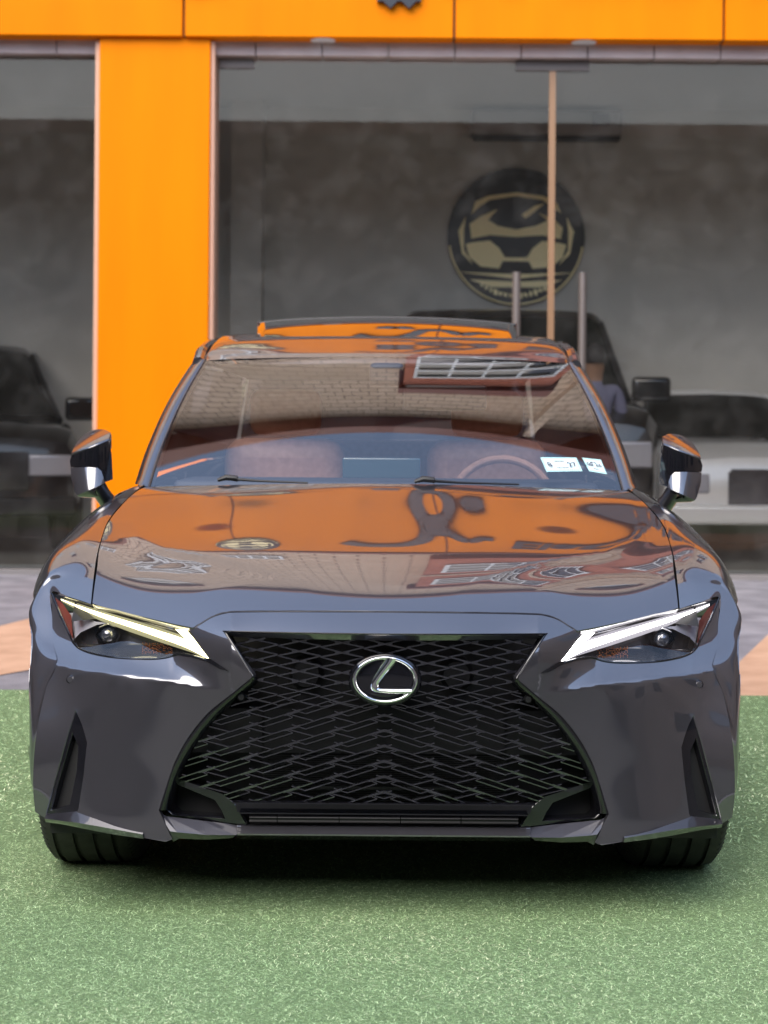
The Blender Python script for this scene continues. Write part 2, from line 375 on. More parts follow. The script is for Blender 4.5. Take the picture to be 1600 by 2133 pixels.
# raised centre dome bounded by a crease that runs forward and inward
CRX = np.array([3.6, 3.75, 3.85, 3.95, 4.05, 4.2, 4.35, 4.6, 4.8]); CRV = np.array([.10, .22, .33, .45, .56, .655, .70, .72, .72]); CRA = np.array([0, .1, .6, 1, 1, .9, .6, .3, 0])
def Zh(x, Y):
    z = Zt(x, Y); c = np.interp(Y, CRX, CRV); a = np.interp(Y, CRX, CRA); d = (np.abs(x)-c)
    sp_ = np.where(d > 0, 1, 0)*d; s = .009
    soft = .5*(d+np.sqrt(d*d+s*s)); bump = -a*.21*soft*np.exp(-np.maximum(d, 0)/.09)
    return z+bump
def FH(x, Y): return np.stack([x, Y, Zh(x, Y)], 1)
def hit(u, v):
    Ys = np.linspace(3.42, 5.0, 1200); g = (CAMZ-(v-V0)*Ys/FP)-Zh(u*Ys/FP, Ys)
    i = np.where(g < 0)[0]
    if len(i) == 0: i = [np.argmin(g)]
    return float(Ys[i[0]])
front_px = [(0, 1273), (160, 1273.5), (300, 1275), (335, 1278), (362, 1287), (383, 1300), (401, 1311)]
front_px = smoothline(front_px, 5)
lamp_top = [(401, 1311), (440, 1303), (505, 1289), (560, 1275), (610, 1262)]
FE = [(u*hit(u, v)/FP, hit(u, v)) for u, v in front_px]
LE = [(u*hit(u, v)/FP, hit(u, v)) for u, v in lamp_top[1:]]
xe, Ye = LE[-1]
SIDE = [(xe, Ye), (.722, 3.98), (.738, 4.1), (.758, 4.35), (.75, 4.58), (.727, 4.80)]
rear = [(.727, 4.80), (.6, 4.765), (.42, 4.71), (.2, 4.66), (0, 4.64)]
half = FE+LE[:-1]+smoothline(SIDE, 6)[:-1]+smoothline(rear, 4)
hood_poly = half[:-1]+[half[-1]]+mir(half[1:-1])
surf('hood', hood_poly, FH, (.016, .016), M['paint'], CAR, lip=.02)

# ---- front face field Y(u, v)
FPN = [(u, v+4, hit(u, v)-.004) for u, v in [(0, 1273), (200, 1274), (330, 1277), (401, 1311), (505, 1289)]]
tipY = 3.98
FPN += [(610, 1266, Ye-.002), (696, 1240, tipY),
  (0, 1320, 3.545), (170, 1319, 3.555), (339, 1317, 3.59),
  (278, 1412, 3.545), (322, 1452, 3.573), (368, 1488, 3.592), (408, 1538, 3.604), (435, 1588, 3.610), (453, 1640, 3.610), (469, 1695, 3.606), (440, 1757, 3.600),
  (364, 1377, 3.60), (325, 1400, 3.57), (430, 1372, 3.655), (500, 1378, 3.695), (575, 1375, 3.735), (636, 1358, 3.80), (652, 1344, 3.835),
  (450, 1421, 3.618), (560, 1408, 3.660), (640, 1400, 3.730), (684, 1388, 3.795), (692, 1310, 3.895),
  (450, 1470, 3.619), (560, 1460, 3.660), (640, 1450, 3.722), (706, 1430, 3.775),
  (560, 1550, 3.648), (500, 1550, 3.624), (620, 1550, 3.678), (728, 1565, 3.722), (680, 1550, 3.705),
  (560, 1650, 3.635), (500, 1650, 3.612), (640, 1650, 3.672), (690, 1640, 3.70), (731, 1640, 3.712),
  (560, 1725, 3.622), (500, 1740, 3.602), (640, 1712, 3.663), (700, 1705, 3.70), (726, 1697, 3.71), (718, 1495, 3.742)]
CVU = [0, 300, 330, 380, 450, 560, 640, 684, 700, 760]; CVV = [1440, 1440, 1441, 1436, 1421, 1408, 1400, 1389, 1384, 1370]
def crease(u, v):      # body-side crest under the headlights
    u = np.abs(np.asarray(u, float)); d = np.interp(u, CVU, CVV)-np.asarray(v, float); s_ = 2.5
    r = .5*(d+np.sqrt(d*d+s_*s_))
    a = np.interp(u, [0, 320, 440, 690, 760], [0, .0, .9, 1.15, 1.15])
    return a*.0013*80*(1-np.exp(-r/80))
FPN = [(u, v, Y-float(crease(u, v))) for u, v, Y in FPN]
Yt = TPS(FPN, (400, 400), 3e-3)
def Yf(u, v): return Yt(np.abs(u), v)+crease(u, v)
def FF(off=0.0):
    def f(u, v):
        Y = Yf(u, v)+off; return np.stack([u*Y/FP, Y, CAMZ-(v-V0)*Y/FP], 1)
    return f
OC = smoothline([(696, 1240), (694, 1290), (691, 1345), (684, 1387), (701, 1425), (718, 1495), (728, 1565), (731, 1640), (726, 1697)], 5)
lampP = [(696, 1240)]+[(612, 1264), (505, 1292), (409, 1313)]+[(388, 1345), (364, 1376)]+smoothline([(372, 1377), (405, 1368), (430, 1366), (455, 1373), (490, 1376.5), (560, 1374), (610, 1366), (637, 1356), (650, 1344)], 4)+[(675, 1290)]
spindle = [(339, 1316), (278, 1408)]+smoothline([(278, 1414), (322, 1450), (368, 1488), (408, 1538), (435, 1588), (453, 1640), (469, 1692)], 5)
low_edge = [(469, 1692), (440, 1752), (455, 1757), (560, 1738), (700, 1713)]
vent = smoothline([(644, 1484), (630, 1515), (619, 1552)], 4)[:-1]+[(619, 1552), (626, 1620), (636, 1690)]+[(640, 1698), (703, 1706), (703, 1698), (680, 1610), (660, 1535)]
# bumper: upper nose panel + corners, one continuous sheet
fr = [(u, v+3.2) for u, v in front_px]
right = fr+[(409, 1313.5), (388, 1345), (364, 1376)]
right += [p for p in lampP[6:]]
right += [(675, 1290), (696, 1240)]+OC[1:]+[(700, 1713), (560, 1738), (455, 1757), (440, 1752)]+spindle[::-1]
right = [p for i, p in enumerate(right) if i == 0 or abs(p[0]-right[i-1][0])+abs(p[1]-right[i-1][1]) > .5]
left = [(-a, b) for a, b in right[1:]][::-1]
bump_poly = right+[(170, 1318.5), (0, 1319.5), (-170, 1318.5)]+left
surf('front_bumper', bump_poly, FF(), 6.5, M['paint'], CAR, holes=[vent, [(-a, b) for a, b in vent]], lip=.022)

# ---- grille
def Yg(u, v): return 3.575+.085*(np.abs(u)/460)**2-.02*np.sin((np.clip(v, 1320, 1700)-1320)/380*math.pi)+.0*u
def FG(off=0.0):
    def f(u, v):
        Y = Yg(u, v)+off; return np.stack([u*Y/FP, Y, CAMZ-(v-V0)*Y/FP], 1)
    return f
inner = [(318, 1328), (266, 1410), (264, 1421)]+smoothline([(268, 1427), (304, 1458), (350, 1500), (390, 1551), (416, 1600), (433, 1645), (444, 1690)], 5)
def lift(P, Yfun): return [P3(u, v, float(Yfun(np.array([u]), np.array([v]))[0])) for u, v in P]
frame = MB()
so_, si_ = refine(spindle, np.array((9, 9)), False), refine(inner, np.array((9, 9)), False)
def resample(P, n):
    P = np.array(P, float); d = np.concatenate([[0], np.cumsum(np.linalg.norm(np.diff(P, axis=0), axis=1))]); t = np.linspace(0, d[-1], n)
    return np.stack([np.interp(t, d, P[:, 0]), np.interp(t, d, P[:, 1])], 1)
# segment-wise resampling keeps corners paired
def pairs(outer, inner_, splits_o, splits_i, ns):
    A = []; B = []
    for k in range(len(ns)):
        a = resample(outer[splits_o[k]:splits_o[k+1]+1], ns[k]); b = resample(inner_[splits_i[k]:splits_i[k+1]+1], ns[k])
        if k: a = a[1:]; b = b[1:]
        A.append(a); B.append(b)
    return np.vstack(A), np.vstack(B)
Ao, Bi = pairs(np.array(spindle), np.array(inner), [0, 1, 2, len(spindle)-1], [0, 1, 3, len(inner)-1], [12, 4, 40])
def frame_strip(side):
    n = len(Ao); rows = []
    rows.append([P3(side*u, v, float(Yf(np.array([u]), np.array([v]))[0])+.012) for u, v in Ao])
    rows.append([P3(side*(u-2.5), v, float(Yf(np.array([u]), np.array([v]))[0])-.004) for u, v in Ao])
    rows.append([P3(side*(.35*u+.65*a), .35*v+.65*b, float(Yg(np.array([a]), np.array([b]))[0])-.006) for (u, v), (a, b) in zip(Ao, Bi)])
    rows.append([P3(side*a, b, float(Yg(np.array([a]), np.array([b]))[0])+.002) for a, b in Bi])
    rows.append([P3(side*(a-1), b, float(Yg(np.array([a]), np.array([b]))[0])+.05) for a, b in Bi])
    V = sum(rows, []); F = []
    for r in range(4):
        for i in range(n-1): F.append((r*n+i, r*n+i+1, (r+1)*n+i+1, (r+1)*n+i))
    frame.add(V, F)
frame_strip(1); frame_strip(-1)
# top rail
top = [(u, 1316+3.5*(1-(u/339)**2), 1328+2.5*(1-(u/339)**2)) for u in np.linspace(-339, 339, 41)]
r0 = [P3(u, a, float(Yf(np.array([u]), np.array([a]))[0])+.01) for u, a, b in top]
r1 = [P3(u, a+1, float(Yf(np.array([u]), np.array([a]))[0])-.004) for u, a, b in top]
r2 = [P3(u*318/339, b-2, float(Yg(np.array([u]), np.array([b]))[0])-.002) for u, a, b in top]
r3 = [P3(u*318/339, b, float(Yg(np.array([u]), np.array([b]))[0])+.004) for u, a, b in top]
r4 = [P3(u*318/339, b+1, float(Yg(np.array([u]), np.array([b]))[0])+.05) for u, a, b in top]
V = r0+r1+r2+r3+r4; F = [(r*41+i, r*41+i+1, (r+1)*41+i+1, (r+1)*41+i) for r in range(4) for i in range(40)]
frame.add(V, F)
GR = frame.build('grille_frame', M['black'], CAR, smooth=True, autos=False)
# lattice
fin = [(444, 1622), (335, 1659), (288, 1720)]          # fin above corner intake (outer to inner)
lat_poly = [(-318, 1329), (318, 1329)]+inner[1:-2]+[(440, 1622), (335, 1657), (312, 1673)]
lat_poly = lat_poly+[(-a, b) for a, b in lat_poly[2:]][::-1]
LP = np.array(lat_poly)
def clip_line(a, b):
    a = np.array(a, float); b = np.array(b, float); n = max(3, int(np.linalg.norm(b-a)/3)); t = np.linspace(0, 1, n); P = a+(b-a)*t[:, None]; k = inpoly(P, LP)
    out = []; i = 0
    while i < n:
        if k[i]:
            j = i
            while j+1 < n and k[j+1]: j += 1
            if j > i: out.append((P[i], P[j]))
            i = j+1
        else: i += 1
    return out
lat = MB()
def strand(a, b, wd=.0022, dep=.012, off=0.0, seglen=40):
    for p, q in clip_line(a, b):
        n = max(1, int(np.linalg.norm(q-p)/seglen)); Q = [p+(q-p)*i/n for i in range(n+1)]
        for c, d in zip(Q[:-1], Q[1:]):
            A = P3(c[0], c[1], float(Yg(c[0], c[1]))+off+dep/2); B = P3(d[0], d[1], float(Yg(d[0], d[1]))+off+dep/2)
            lat.bar(A, B, dep, wd, up=(0, 0, 1)) if False else lat.bar(A, B, wd, dep, up=(0, 1, 0))
# upper diamonds
W = 89.0; Hh = 10.4; vs = 1341; VT = 1468
for r in range(0, 9):
    for c in range(-5, 6):
        sk = 0.0
        x0 = c*W; y0 = vs+r*Hh*2-abs(c)*2.2
        if y0 > VT+4: continue
        th = .0034 if r < 4 else .0024
        for sx in (-1, 1):
            strand((x0, y0), (x0+sx*W/2, y0-Hh-1.1), th); strand((x0, y0), (x0+sx*W/2, y0+Hh-1.1), th)
            if r < 5:
                # webbed node
                strand((x0+sx*2, y0), (x0+sx*15, y0-2.6), .0045, .010); strand((x0+sx*2, y0), (x0+sx*15, y0+2.6), .0045, .010)
# lower offset pattern: long slanted strands with short stepped returns, mirrored about the middle
RW = 88.0; RH = 32.0
for side in (-1, 1):
    for r in range(-6, 16):
        for c in range(-2, 8):
            bx = side*(c*RW-30); by = 1478+r*RH-c*4
            if by < 1462 or by > 1700: continue
            def L(a, b, wd=.0024): 
                a = (bx-side*a[0], by+a[1]); b = (bx-side*b[0], by+b[1])
                if a[0]*side < 0 and b[0]*side < 0: return
                if a[0]*side < 0 or b[0]*side < 0:
                    t_ = a[0]/(a[0]-b[0]); m_ = (0, a[1]+(b[1]-a[1])*t_)
                    if a[0]*side < 0: a = m_
                    else: b = m_
                strand(a, b, wd)
            L((60, -20), (0, 0)); L((44, -3), (-18, 17)); L((0, 0), (-62, 21)); L((0, 0), (-50, -13)); L((-18, 17), (-46, 8)); L((44, -3), (30, -9)); L((-62, 21), (-30, 12))
lat.build('grille_lattice', M['lattice'], CAR)
# cavity, fan shroud, radiator slats behind
surf('grille_backing', [(-330, 1322), (330, 1322), (290, 1412), (440, 1530), (470, 1700), (440, 1745), (-440, 1745), (-470, 1700), (-440, 1530), (-290, 1412)], FG(.11), 25, M['void'], CAR)
rad = MB()
for i in range(24):
    v = 1575+i*4; rad.bar(P3(-255, v, 3.64), P3(255, v, 3.64), .001, .004, up=(0, 1, 0))
rad.build('radiator_slats', M['plastic'], CAR)
br = MB()
br.bar(P3(-150, 1641, 3.63), P3(150, 1641, 3.63), .007, .01, up=(0, 1, 0)); br.bar(P3(0, 1340, 3.66), P3(0, 1600, 3.66), .03, .02, up=(0, 1, 0))
br.bar(P3(-180, 1530, 3.66), P3(-180, 1590, 3.66), .01, .02, up=(0, 1, 0))
br.build('cooling_bracket', M['plastic'], CAR)
# crash beam / shutter panels seen through middle
pan = MB()
for a, b in ((-420, -255), (-250, -5), (5, 250), (255, 420)):
    pan.add([P3(a, 1478, 3.645), P3(b, 1478, 3.645), P3(b, 1570, 3.645), P3(a, 1570, 3.645)], [(0, 1, 2, 3)])
pan.build('crash_beam_cover', M['plastic'], CAR)
# horn discs
for u in (-165, 150):
    MB().revolve([(0, 0), (0, .03), (.02, .04), (.03, .04)], P3(u, 1405, 3.63), 24, 'Y').build('horn', M['plastic'], CAR, smooth=True)
# bottom rail, shutter bar
b = MB()
b.bar(P3(-315, 1673, 3.575), P3(315, 1673, 3.575), .003, .02, up=(0, 1, 0)); b.bar(P3(-300, 1694, 3.59), P3(300, 1694, 3.59), .003, .02, up=(0, 1, 0))
b.add([P3(-310, 1674, 3.60), P3(310, 1674, 3.60), P3(305, 1694, 3.60), P3(-305, 1694, 3.60)], [(0, 1, 2, 3)])
b.build('lower_rail', M['black'], CAR)
for a, c in ((-280, -223), (-221, -94), (-92, 34), (36, 160), (162, 280)):
    rows = []
    for k in range(7):
        t = k/6; rows.append((1696+t*20, 3.595-.018*math.sin(t*math.pi)))
    V = []; F = []
    for k, (v, Y) in enumerate(rows): V += [P3(a, v, Y), P3(c, v, Y)]
    F = [(2*k, 2*k+1, 2*k+3, 2*k+2) for k in range(6)]
    MB().add(V, F).build('shutter_panel', M['shut'], CAR, smooth=True, autos=False)
# corner intakes
for s in (-1, 1):
    # fin and cavity
    q = [(440, 1619), (432, 1624), (380, 1643), (338, 1658), (316, 1680), (288, 1719), (300, 1712), (330, 1677), (350, 1665), (445, 1632)]
    def Yi(u, v): return 3.60+.06*(np.abs(u)-290)/160
    def FI(off=0.0, s=s):
        def f(u, v):
            Y = Yi(u, v)+off; return np.stack([u*Y/FP, Y, CAMZ-(v-V0)*Y/FP], 1)
        return f
    o_ = [(448, 1619), (336, 1657), (312, 1676), (286, 1721), (452, 1700), (458, 1690)]
    h_ = [(446, 1631), (352, 1669), (338, 1690), (330, 1708), (440, 1701), (450, 1692)]
    it = surf('corner_intake', o_, FI(0), 8, M['black'], CAR, holes=[h_], lip=.05, side=s)
    surf('duct', [(446, 1625), (330, 1665), (320, 1712), (455, 1705)], FI(.06), 15, M['void'], it, side=s)
    # painted corner lip
    A = [(470, 1694), (452, 1704), (380, 1712), (286, 1723)]; B = [(445, 1735), (430, 1737), (370, 1742), (308, 1742)]; Cc = [(438, 1757), (425, 1750), (370, 1752), (315, 1748)]
    rows = [[P3(s*u, v, 3.61+.02*(u-286)/184) for u, v in A], [P3(s*u, v, 3.565+.03*(u-286)/184) for u, v in B], [P3(s*u, v, 3.59+.03*(u-286)/184) for u, v in Cc]]
    MB().add(sum(rows, []), [(r*4+i, r*4+i+1, r*4+5+i, r*4+4+i) for r in range(2) for i in range(3)]).build('corner_lip', M['lip'], CAR)
# centre lip
us = np.linspace(-306, 306, 41)
rows = [[P3(u, 1717-abs(u)*.0, 3.62) for u in us], [P3(u, 1722, 3.595) for u in us], [P3(u, 1739, 3.575) for u in us], [P3(u, 1742, 3.575) for u in us], [P3(u, 1750, 3.64) for u in us]]
MB().add(sum(rows, []), [(r*41+i, r*41+i+1, (r+1)*41+i+1, (r+1)*41+i) for r in range(4) for i in range(40)]).build('front_lip', M['paint'], CAR, smooth=True)
# underside
MB().box(-.78, .78, 3.72, 7.9, .17, .2).build('underbody', M['plastic'], CAR)
u_ = MB(); us = np.linspace(-440, 440, 31)
u_.add([P3(a, 1752-12*(1-min(1, abs(a)/440)), 3.64) for a in us]+[Vector((a*3.7/FP*1.0, 3.75, .17)) for a in us], [(i, i+1, 32+i, 31+i) for i in range(30)])
u_.build('undertray', M['plastic'], CAR)
# winglets at bumper bottom corners
for s in (-1, 1):
    A = [(704, 1701), (670, 1698), (640, 1695), (600, 1709), (560, 1724), (500, 1737)]
    B = [(706, 1711), (672, 1715), (645, 1718), (605, 1724), (565, 1731), (502, 1742)]
    Cc = [(704, 1718), (672, 1722), (645, 1727), (605, 1735), (560, 1743), (500, 1751)]
    off = [-.050, -.052, -.05, -.04, -.025, -.008]
    yf = lambda u, v: float(Yf(np.array([u]), np.array([v]))[0])
    rows = [[P3(s*u, v, yf(u, v)+.004) for u, v in A], [P3(s*u, v, yf(u, v)+d) for (u, v), d in zip(B, off)], [P3(s*u, v, yf(u, v)+d*.7) for (u, v), d in zip(Cc, off)], [P3(s*u, v-2, yf(u, v)+.1) for u, v in Cc]]
    MB().add(sum(rows, []), [(r*6+i, r*6+i+1, r*6+7+i, r*6+6+i) for r in range(3) for i in range(5)]).build('bumper_winglet', M['paint'], CAR, smooth=True)
# side vents
for s in (-1, 1):
    vh = [(650, 1530), (637, 1560), (640, 1610), (654, 1682), (694, 1694), (672, 1612)]
    v_ = surf('side_vent', vent, FF(.004), 8, M['black'], CAR, holes=[vh], lip=.03, side=s)
    surf('vent_blade', [(650, 1528), (635, 1560), (638, 1610), (652, 1684), (697, 1697), (674, 1612)], FF(.03), 12, M['void'], v_, side=s)
# parking sensors
for s in (-1, 1):
    for (u, v, col, off) in ((655, 1420, M['paint'], -.001), (299, 1454, M['plastic'], -.012)):
        Y = yf(u, v)+off if u > 400 else float(Yg(u, v))+off
        p = P3(s*u, v, Y); mb = MB()
        mb.revolve([(-.004, 0), (-.004, .0065), (-.002, .0078), (.01, .008)], p, 20, 'Y'); so2 = mb.build('parking_sensor', col, CAR, smooth=True)
        MB().revolve([(-.001, .0085), (-.0025, .0092), (.006, .0098)], p, 20, 'Y').build('sensor_ring', M['chromed'] if u > 400 else M['plastic'], so2, smooth=True)
# tow hook cover seam: fine arc on nose side

# ---- emblem
def EM(zx, zy, Y): return P3(zx/8+700-797+1, zy/8+1340, Y)
ec = (772, 608)
def ell(a, b_, Y, n=64): return [EM(ec[0]+a*math.cos(t), ec[1]+b_*math.sin(t), Y) for t in np.linspace(0, 2*math.pi, n, endpoint=False)]
em = MB(); rings = [(612, 442, 3.575), (610, 440, 3.535), (585, 420, 3.527), (560, 398, 3.529), (540, 385, 3.531), (380, 270, 3.526), (190, 135, 3.524)]
V = sum([ell(a, b_, Y) for a, b_, Y in rings], [])+[EM(*ec, 3.5235)]
F = [(r*64+i, r*64+(i+1) % 64, (r+1)*64+(i+1) % 64, (r+1)*64+i) for r in range(len(rings)-1) for i in range(64)]+[((len(rings)-1)*64+i, (len(rings)-1)*64+(i+1) % 64, len(V)-1) for i in range(64)]
EMB = em.add(V, F).build('emblem', M['black'], CAR, smooth=True)
rg = MB(); prof = [(556, 398, 3.531), (546, 390, 3.518), (518, 368, 3.514), (478, 338, 3.519), (446, 314, 3.531)]
V = sum([ell(a, b_, Y) for a, b_, Y in prof], []); F = [(r*64+i, r*64+(i+1) % 64, (r+1)*64+(i+1) % 64, (r+1)*64+i) for r in range(4) for i in range(64)]
rg.add(V, F).build('emblem_ring', M['chrome'], EMB, smooth=True, autos=False)
Lo = smoothline([(775, 258), (640, 450), (562, 588), (528, 690), (538, 772), (605, 815), (760, 830), (1000, 842), (1200, 838)], 4)
Li = smoothline([(1000, 262), (850, 455), (745, 590), (690, 665), (680, 715), (700, 745), (760, 752), (1000, 752), (1225, 745)], 4)
n = len(Lo); rows = [[EM(a, b_, 3.528) for a, b_ in Lo], [EM(.85*a+.15*c, .85*b_+.15*d, 3.513) for (a, b_), (c, d) in zip(Lo, Li)], [EM(.25*a+.75*c, .25*b_+.75*d, 3.515) for (a, b_), (c, d) in zip(Lo, Li)], [EM(c, d, 3.528) for c, d in Li]]
MB().add(sum(rows, []), [(r*n+i, r*n+i+1, (r+1)*n+i+1, (r+1)*n+i) for r in range(3) for i in range(n-1)]).build('emblem_letter', M['chrome'], EMB, smooth=True, autos=False)

# ---- headlights
def strip3(P, Q, s, off):   # ribbon between two uv polylines at offset from face
    return [P3(s*u, v, yf(u, v)+off) for u, v in P], [P3(s*u, v, yf(u, v)+off) for u, v in Q]
EMW = emit('daytime_light_white', (1, .96, .94), 3.6); EMY = emit('daytime_light_warm', (1, .9, .5), 2.4)
EGW = emit('bar_glow_white', (.9, .86, .95), .16); EGY = emit('bar_glow_warm', (.95, .9, .5), .12)  # faint emission for the halo round the light bars
silver = mat('lamp_reflector', (.5, .5, .56), .25, .25, Coat_Weight=1); smoke2 = mat('lamp_shelf', (.10, .10, .11), .3, .8); smoke = mat('lamp_bezel', (.02, .02, .023), .25, 0, Coat_Weight=1)
for s, lit in ((-1, EMY), (1, EMW)):
    H = empty('headlight', (0, 0, 0), parent=CAR)
    H['label'] = 'headlight on the left of the photo with warm yellow light bar' if s < 0 else 'headlight on the right of the photo with white light bar'
    surf('lens', lampP, FF(-.001), 7, M['lens'], H, side=s)
    def FB(u, v):
        d = np.clip(np.minimum(np.minimum((1376-v), (v-1240-(696-u)*.24))/30, 1), 0, 1); Y = Yf(u, v)+.012+.055*d
        return np.stack([u*Y/FP, Y, CAMZ-(v-V0)*Y/FP], 1)
    surf('housing', [(p[0], p[1]) for p in lampP], FB, 7, smoke, H, side=s)
    # upper silver reflector shelf
    A = [(660, 1262), (600, 1276), (500, 1300), (428, 1318)]; B = [(655, 1272), (590, 1297), (500, 1325), (425, 1345)]
    a_, b_ = strip3(A, B, s, .022); b2 = [p+Vector((0, .02, 0)) for p in b_]
    ruled('reflector', a_, b2, smoke2, H)
    # outer chrome panel
    sp = [(658, 1282), (640, 1281), (602, 1300), (560, 1301), (600, 1306), (634, 1322), (646, 1335)]
    surf('reflector', sp, FF(.028), 8, silver, H, side=s)
    # light bar: tapered long bar and short hook
    A = [(676, 1253), (640, 1266), (590, 1282), (530, 1300), (470, 1318), (420, 1334), (388, 1350), (367, 1374)]
    B = [(675, 1255), (640, 1271), (590, 1291), (530, 1311), (470, 1332), (425, 1348), (400, 1359), (367, 1376)]
    A = smoothline(A, 5); B = smoothline(B, 5); nb_ = len(A)
    rows = [[P3(s*u, v, yf(u, v)+.016) for u, v in A], [P3(s*(a+c)/2, (b_+d)/2, yf((a+c)/2, (b_+d)/2)+.008) for (a, b_), (c, d) in zip(A, B)], [P3(s*u, v, yf(u, v)+.016) for u, v in B]]
    MB().add(sum(rows, []), [(r*nb_+i, r*nb_+i+1, r*nb_+nb_+1+i, r*nb_+nb_+i) for r in range(2) for i in range(nb_-1)]).build('light_bar', lit, H, smooth=True, autos=False)
    ga = [(676, 1251), (640, 1262), (590, 1277), (530, 1294), (470, 1311), (425, 1326), (395, 1344), (367, 1373)]; gb = [(675, 1258), (640, 1277), (590, 1299), (530, 1321), (470, 1341), (425, 1355), (400, 1363), (367, 1377)]
    a_, b_ = strip3(ga, gb, s, .021); ruled('bar_glow', a_, b_, EGY if s < 0 else EGW, H)  # added glowing ribbon imitates bloom around the light bar
    A = [(438, 1313), (420, 1330), (404, 1346)]; B = [(414, 1315), (396, 1336), (374, 1366)]
    a_, b_ = strip3(A, B, s, .012); ruled('light_hook', a_, b_, lit, H)
    # projector
    c = P3(s*577, 1328, yf(577, 1328)+.03)
    pr = MB().revolve([(.03, .030), (-.004, .028), (-.008, .0265), (-.004, .0245), (.02, .024)], c, 8, 'Y').build('projector', M['black'], H, smooth=True)
    MB().revolve([(-.012, 0), (-.011, .008), (-.006, .015), (.004, .021), (.012, .0225)], c, 28, 'Y').build('projector_lens', mat('optic_glass', (.05, .055, .07), .03, 0, Coat_Weight=1, Coat_IOR=2.2), pr, smooth=True, autos=False)
    MB().revolve([(-.006, .0275), (-.010, .0285), (-.006, .0295)], c, 8, 'Y').build('projector_ring', M['chromed'], pr, smooth=True)
    # amber indicator
    ind = MB()
    for k in range(22):
        u = 506-k*2.9
        for j in range(7):
            if random.random() < .6:
                v = 1343+j*3.5+random.uniform(-1, 1); v = min(v, 1366); y = yf(u, v)+.03
                ind.add([P3(s*u, v, y), P3(s*(u-2.2), v, y+.003), P3(s*(u-2.2), v+2.4, y), P3(s*u, v+2.4, y-.003)], [(0, 1, 2, 3)])
    ind.build('turn_signal', M['amber'], H)
    surf('side_reflector', [(688, 1250), (672, 1262), (654, 1288), (650, 1335), (656, 1332), (672, 1292)], FF(.010), 8, M['redlens'], H, side=s)
    # black spike below the inner tip and trim line around the lens
    surf('lamp_trim', [(366, 1374), (352, 1383), (325, 1401), (345, 1396), (372, 1380), (405, 1371), (430, 1368), (405, 1366), (380, 1374)], FF(-.003), 6, M['black'], H, side=s)
    tr = MB(); tl = [P3(s*u, v, yf(u, v)-.001) for u, v in smoothline(lampP[6:], 1)+[(676, 1290), (696, 1240)]]
    tr.tube(tl, .0022, 6); tr.build('lens_gasket', M['black'], H, smooth=True)

# ---- fender and body side (control grid); rows go front to back, columns top to bottom
def pf(u, v, Y): return tuple(P3(u, v, Y))
zz = [float(Zh(np.array([x]), np.array([y]))[0]) for x, y in SIDE]
r0 = [(xe+.004, Ye, zz[0]-.002), tuple(P3(655, 1249.5, 3.915)), tuple(P3(696.5, 1239, tipY))]+[pf(u, v, float(Yf(np.array([u]), np.array([v]))[0])) for u, v in [(694, 1290), (691, 1345), (684, 1387), (706, 1440), (724, 1530), (731, 1640), (726, 1697)]]
def sec(Y, pts): return [(x, Y, z) for x, z in pts]
S403 = sec(4.03, [(.734, .790), (.80, .778), (.856, .752), (.883, .70), (.897, .65), (.903, .59), (.902, .53), (.898, .45), (.89, .35), (.877, .27)])
G1 = [tuple((np.array(p)+np.array(q))/2) for p, q in zip(r0[:3], S403[:3])]
G1 += [(.884, 3.965, .668), (.877, 3.93, .622), (.868, 3.885, .572), (.859, 3.835, .51), (.850, 3.80, .43), (.845, 3.785, .33), (.838, 3.785, .27)]
G = [r0, G1, S403,
  sec(4.15, [(.746, .833), (.81, .822), (.868, .795), (.905, .735), (.920, .675), (.925, .61), (.924, .54), (.918, .45), (.908, .35), (.90, .25)]),
  sec(4.38, [(.763, .874), (.82, .862), (.875, .828), (.910, .772), (.924, .70), (.928, .62), (.926, .54), (.920, .45), (.912, .34), (.905, .22)]),
  sec(4.62, [(.752, .913), (.81, .902), (.862, .868), (.898, .81), (.915, .73), (.923, .64), (.924, .54), (.920, .44), (.912, .32), (.905, .2)]),
  sec(4.90, [(.745, .948), (.79, .935), (.845, .905), (.888, .84), (.908, .75), (.916, .65), (.918, .54), (.914, .44), (.908, .32), (.9, .2)]),
  sec(5.40, [(.765, .962), (.80, .948), (.848, .915), (.885, .85), (.905, .76), (.913, .66), (.915, .55), (.912, .44), (.906, .32), (.9, .2)]),
  sec(6.10, [(.775, .975), (.81, .962), (.85, .93), (.885, .865), (.905, .77), (.915, .67), (.918, .56), (.915, .44), (.908, .32), (.9, .2)]),
  sec(6.80, [(.765, .99), (.80, .978), (.85, .95), (.892, .88), (.915, .79), (.922, .68), (.923, .56), (.918, .45), (.91, .33), (.9, .2)]),
  sec(7.50, [(.70, .995), (.75, .985), (.80, .955), (.85, .89), (.875, .80), (.885, .69), (.885, .57), (.88, .46), (.87, .34), (.86, .24)]),
  sec(7.85, [(.58, .99), (.64, .98), (.70, .95), (.74, .89), (.765, .80), (.775, .69), (.775, .57), (.77, .46), (.755, .36), (.74, .3)])]
for i in range(1, 7): G[i][0] = (G[i][0][0], G[i][0][1], float(Zh(np.array([G[i][0][0]]), np.array([min(G[i][0][1], 4.8)]))[0])-.002 if G[i][0][1] < 4.7 else G[i][0][2])
def arch(cy, r, cz=.335):
    return lambda P: (np.hypot(P[:, 1]-cy, P[:, 2]-cz) < r) & (np.abs(P[:, 0]) > .7)
def cull(P): return arch(4.14, .355)(P) | arch(6.9, .365)(P)
def snap(V):
    V = V.copy()
    for cy in (4.14, 6.9):
        d = np.hypot(V[:, 1]-cy, V[:, 2]-.335); k = (d < .359) & (d > .343) & (V[:, 2] > .2)
        V[k, 1] = cy+(V[k, 1]-cy)*.357/d[k]; V[k, 2] = .335+(V[k, 2]-.335)*.357/d[k]
    return V
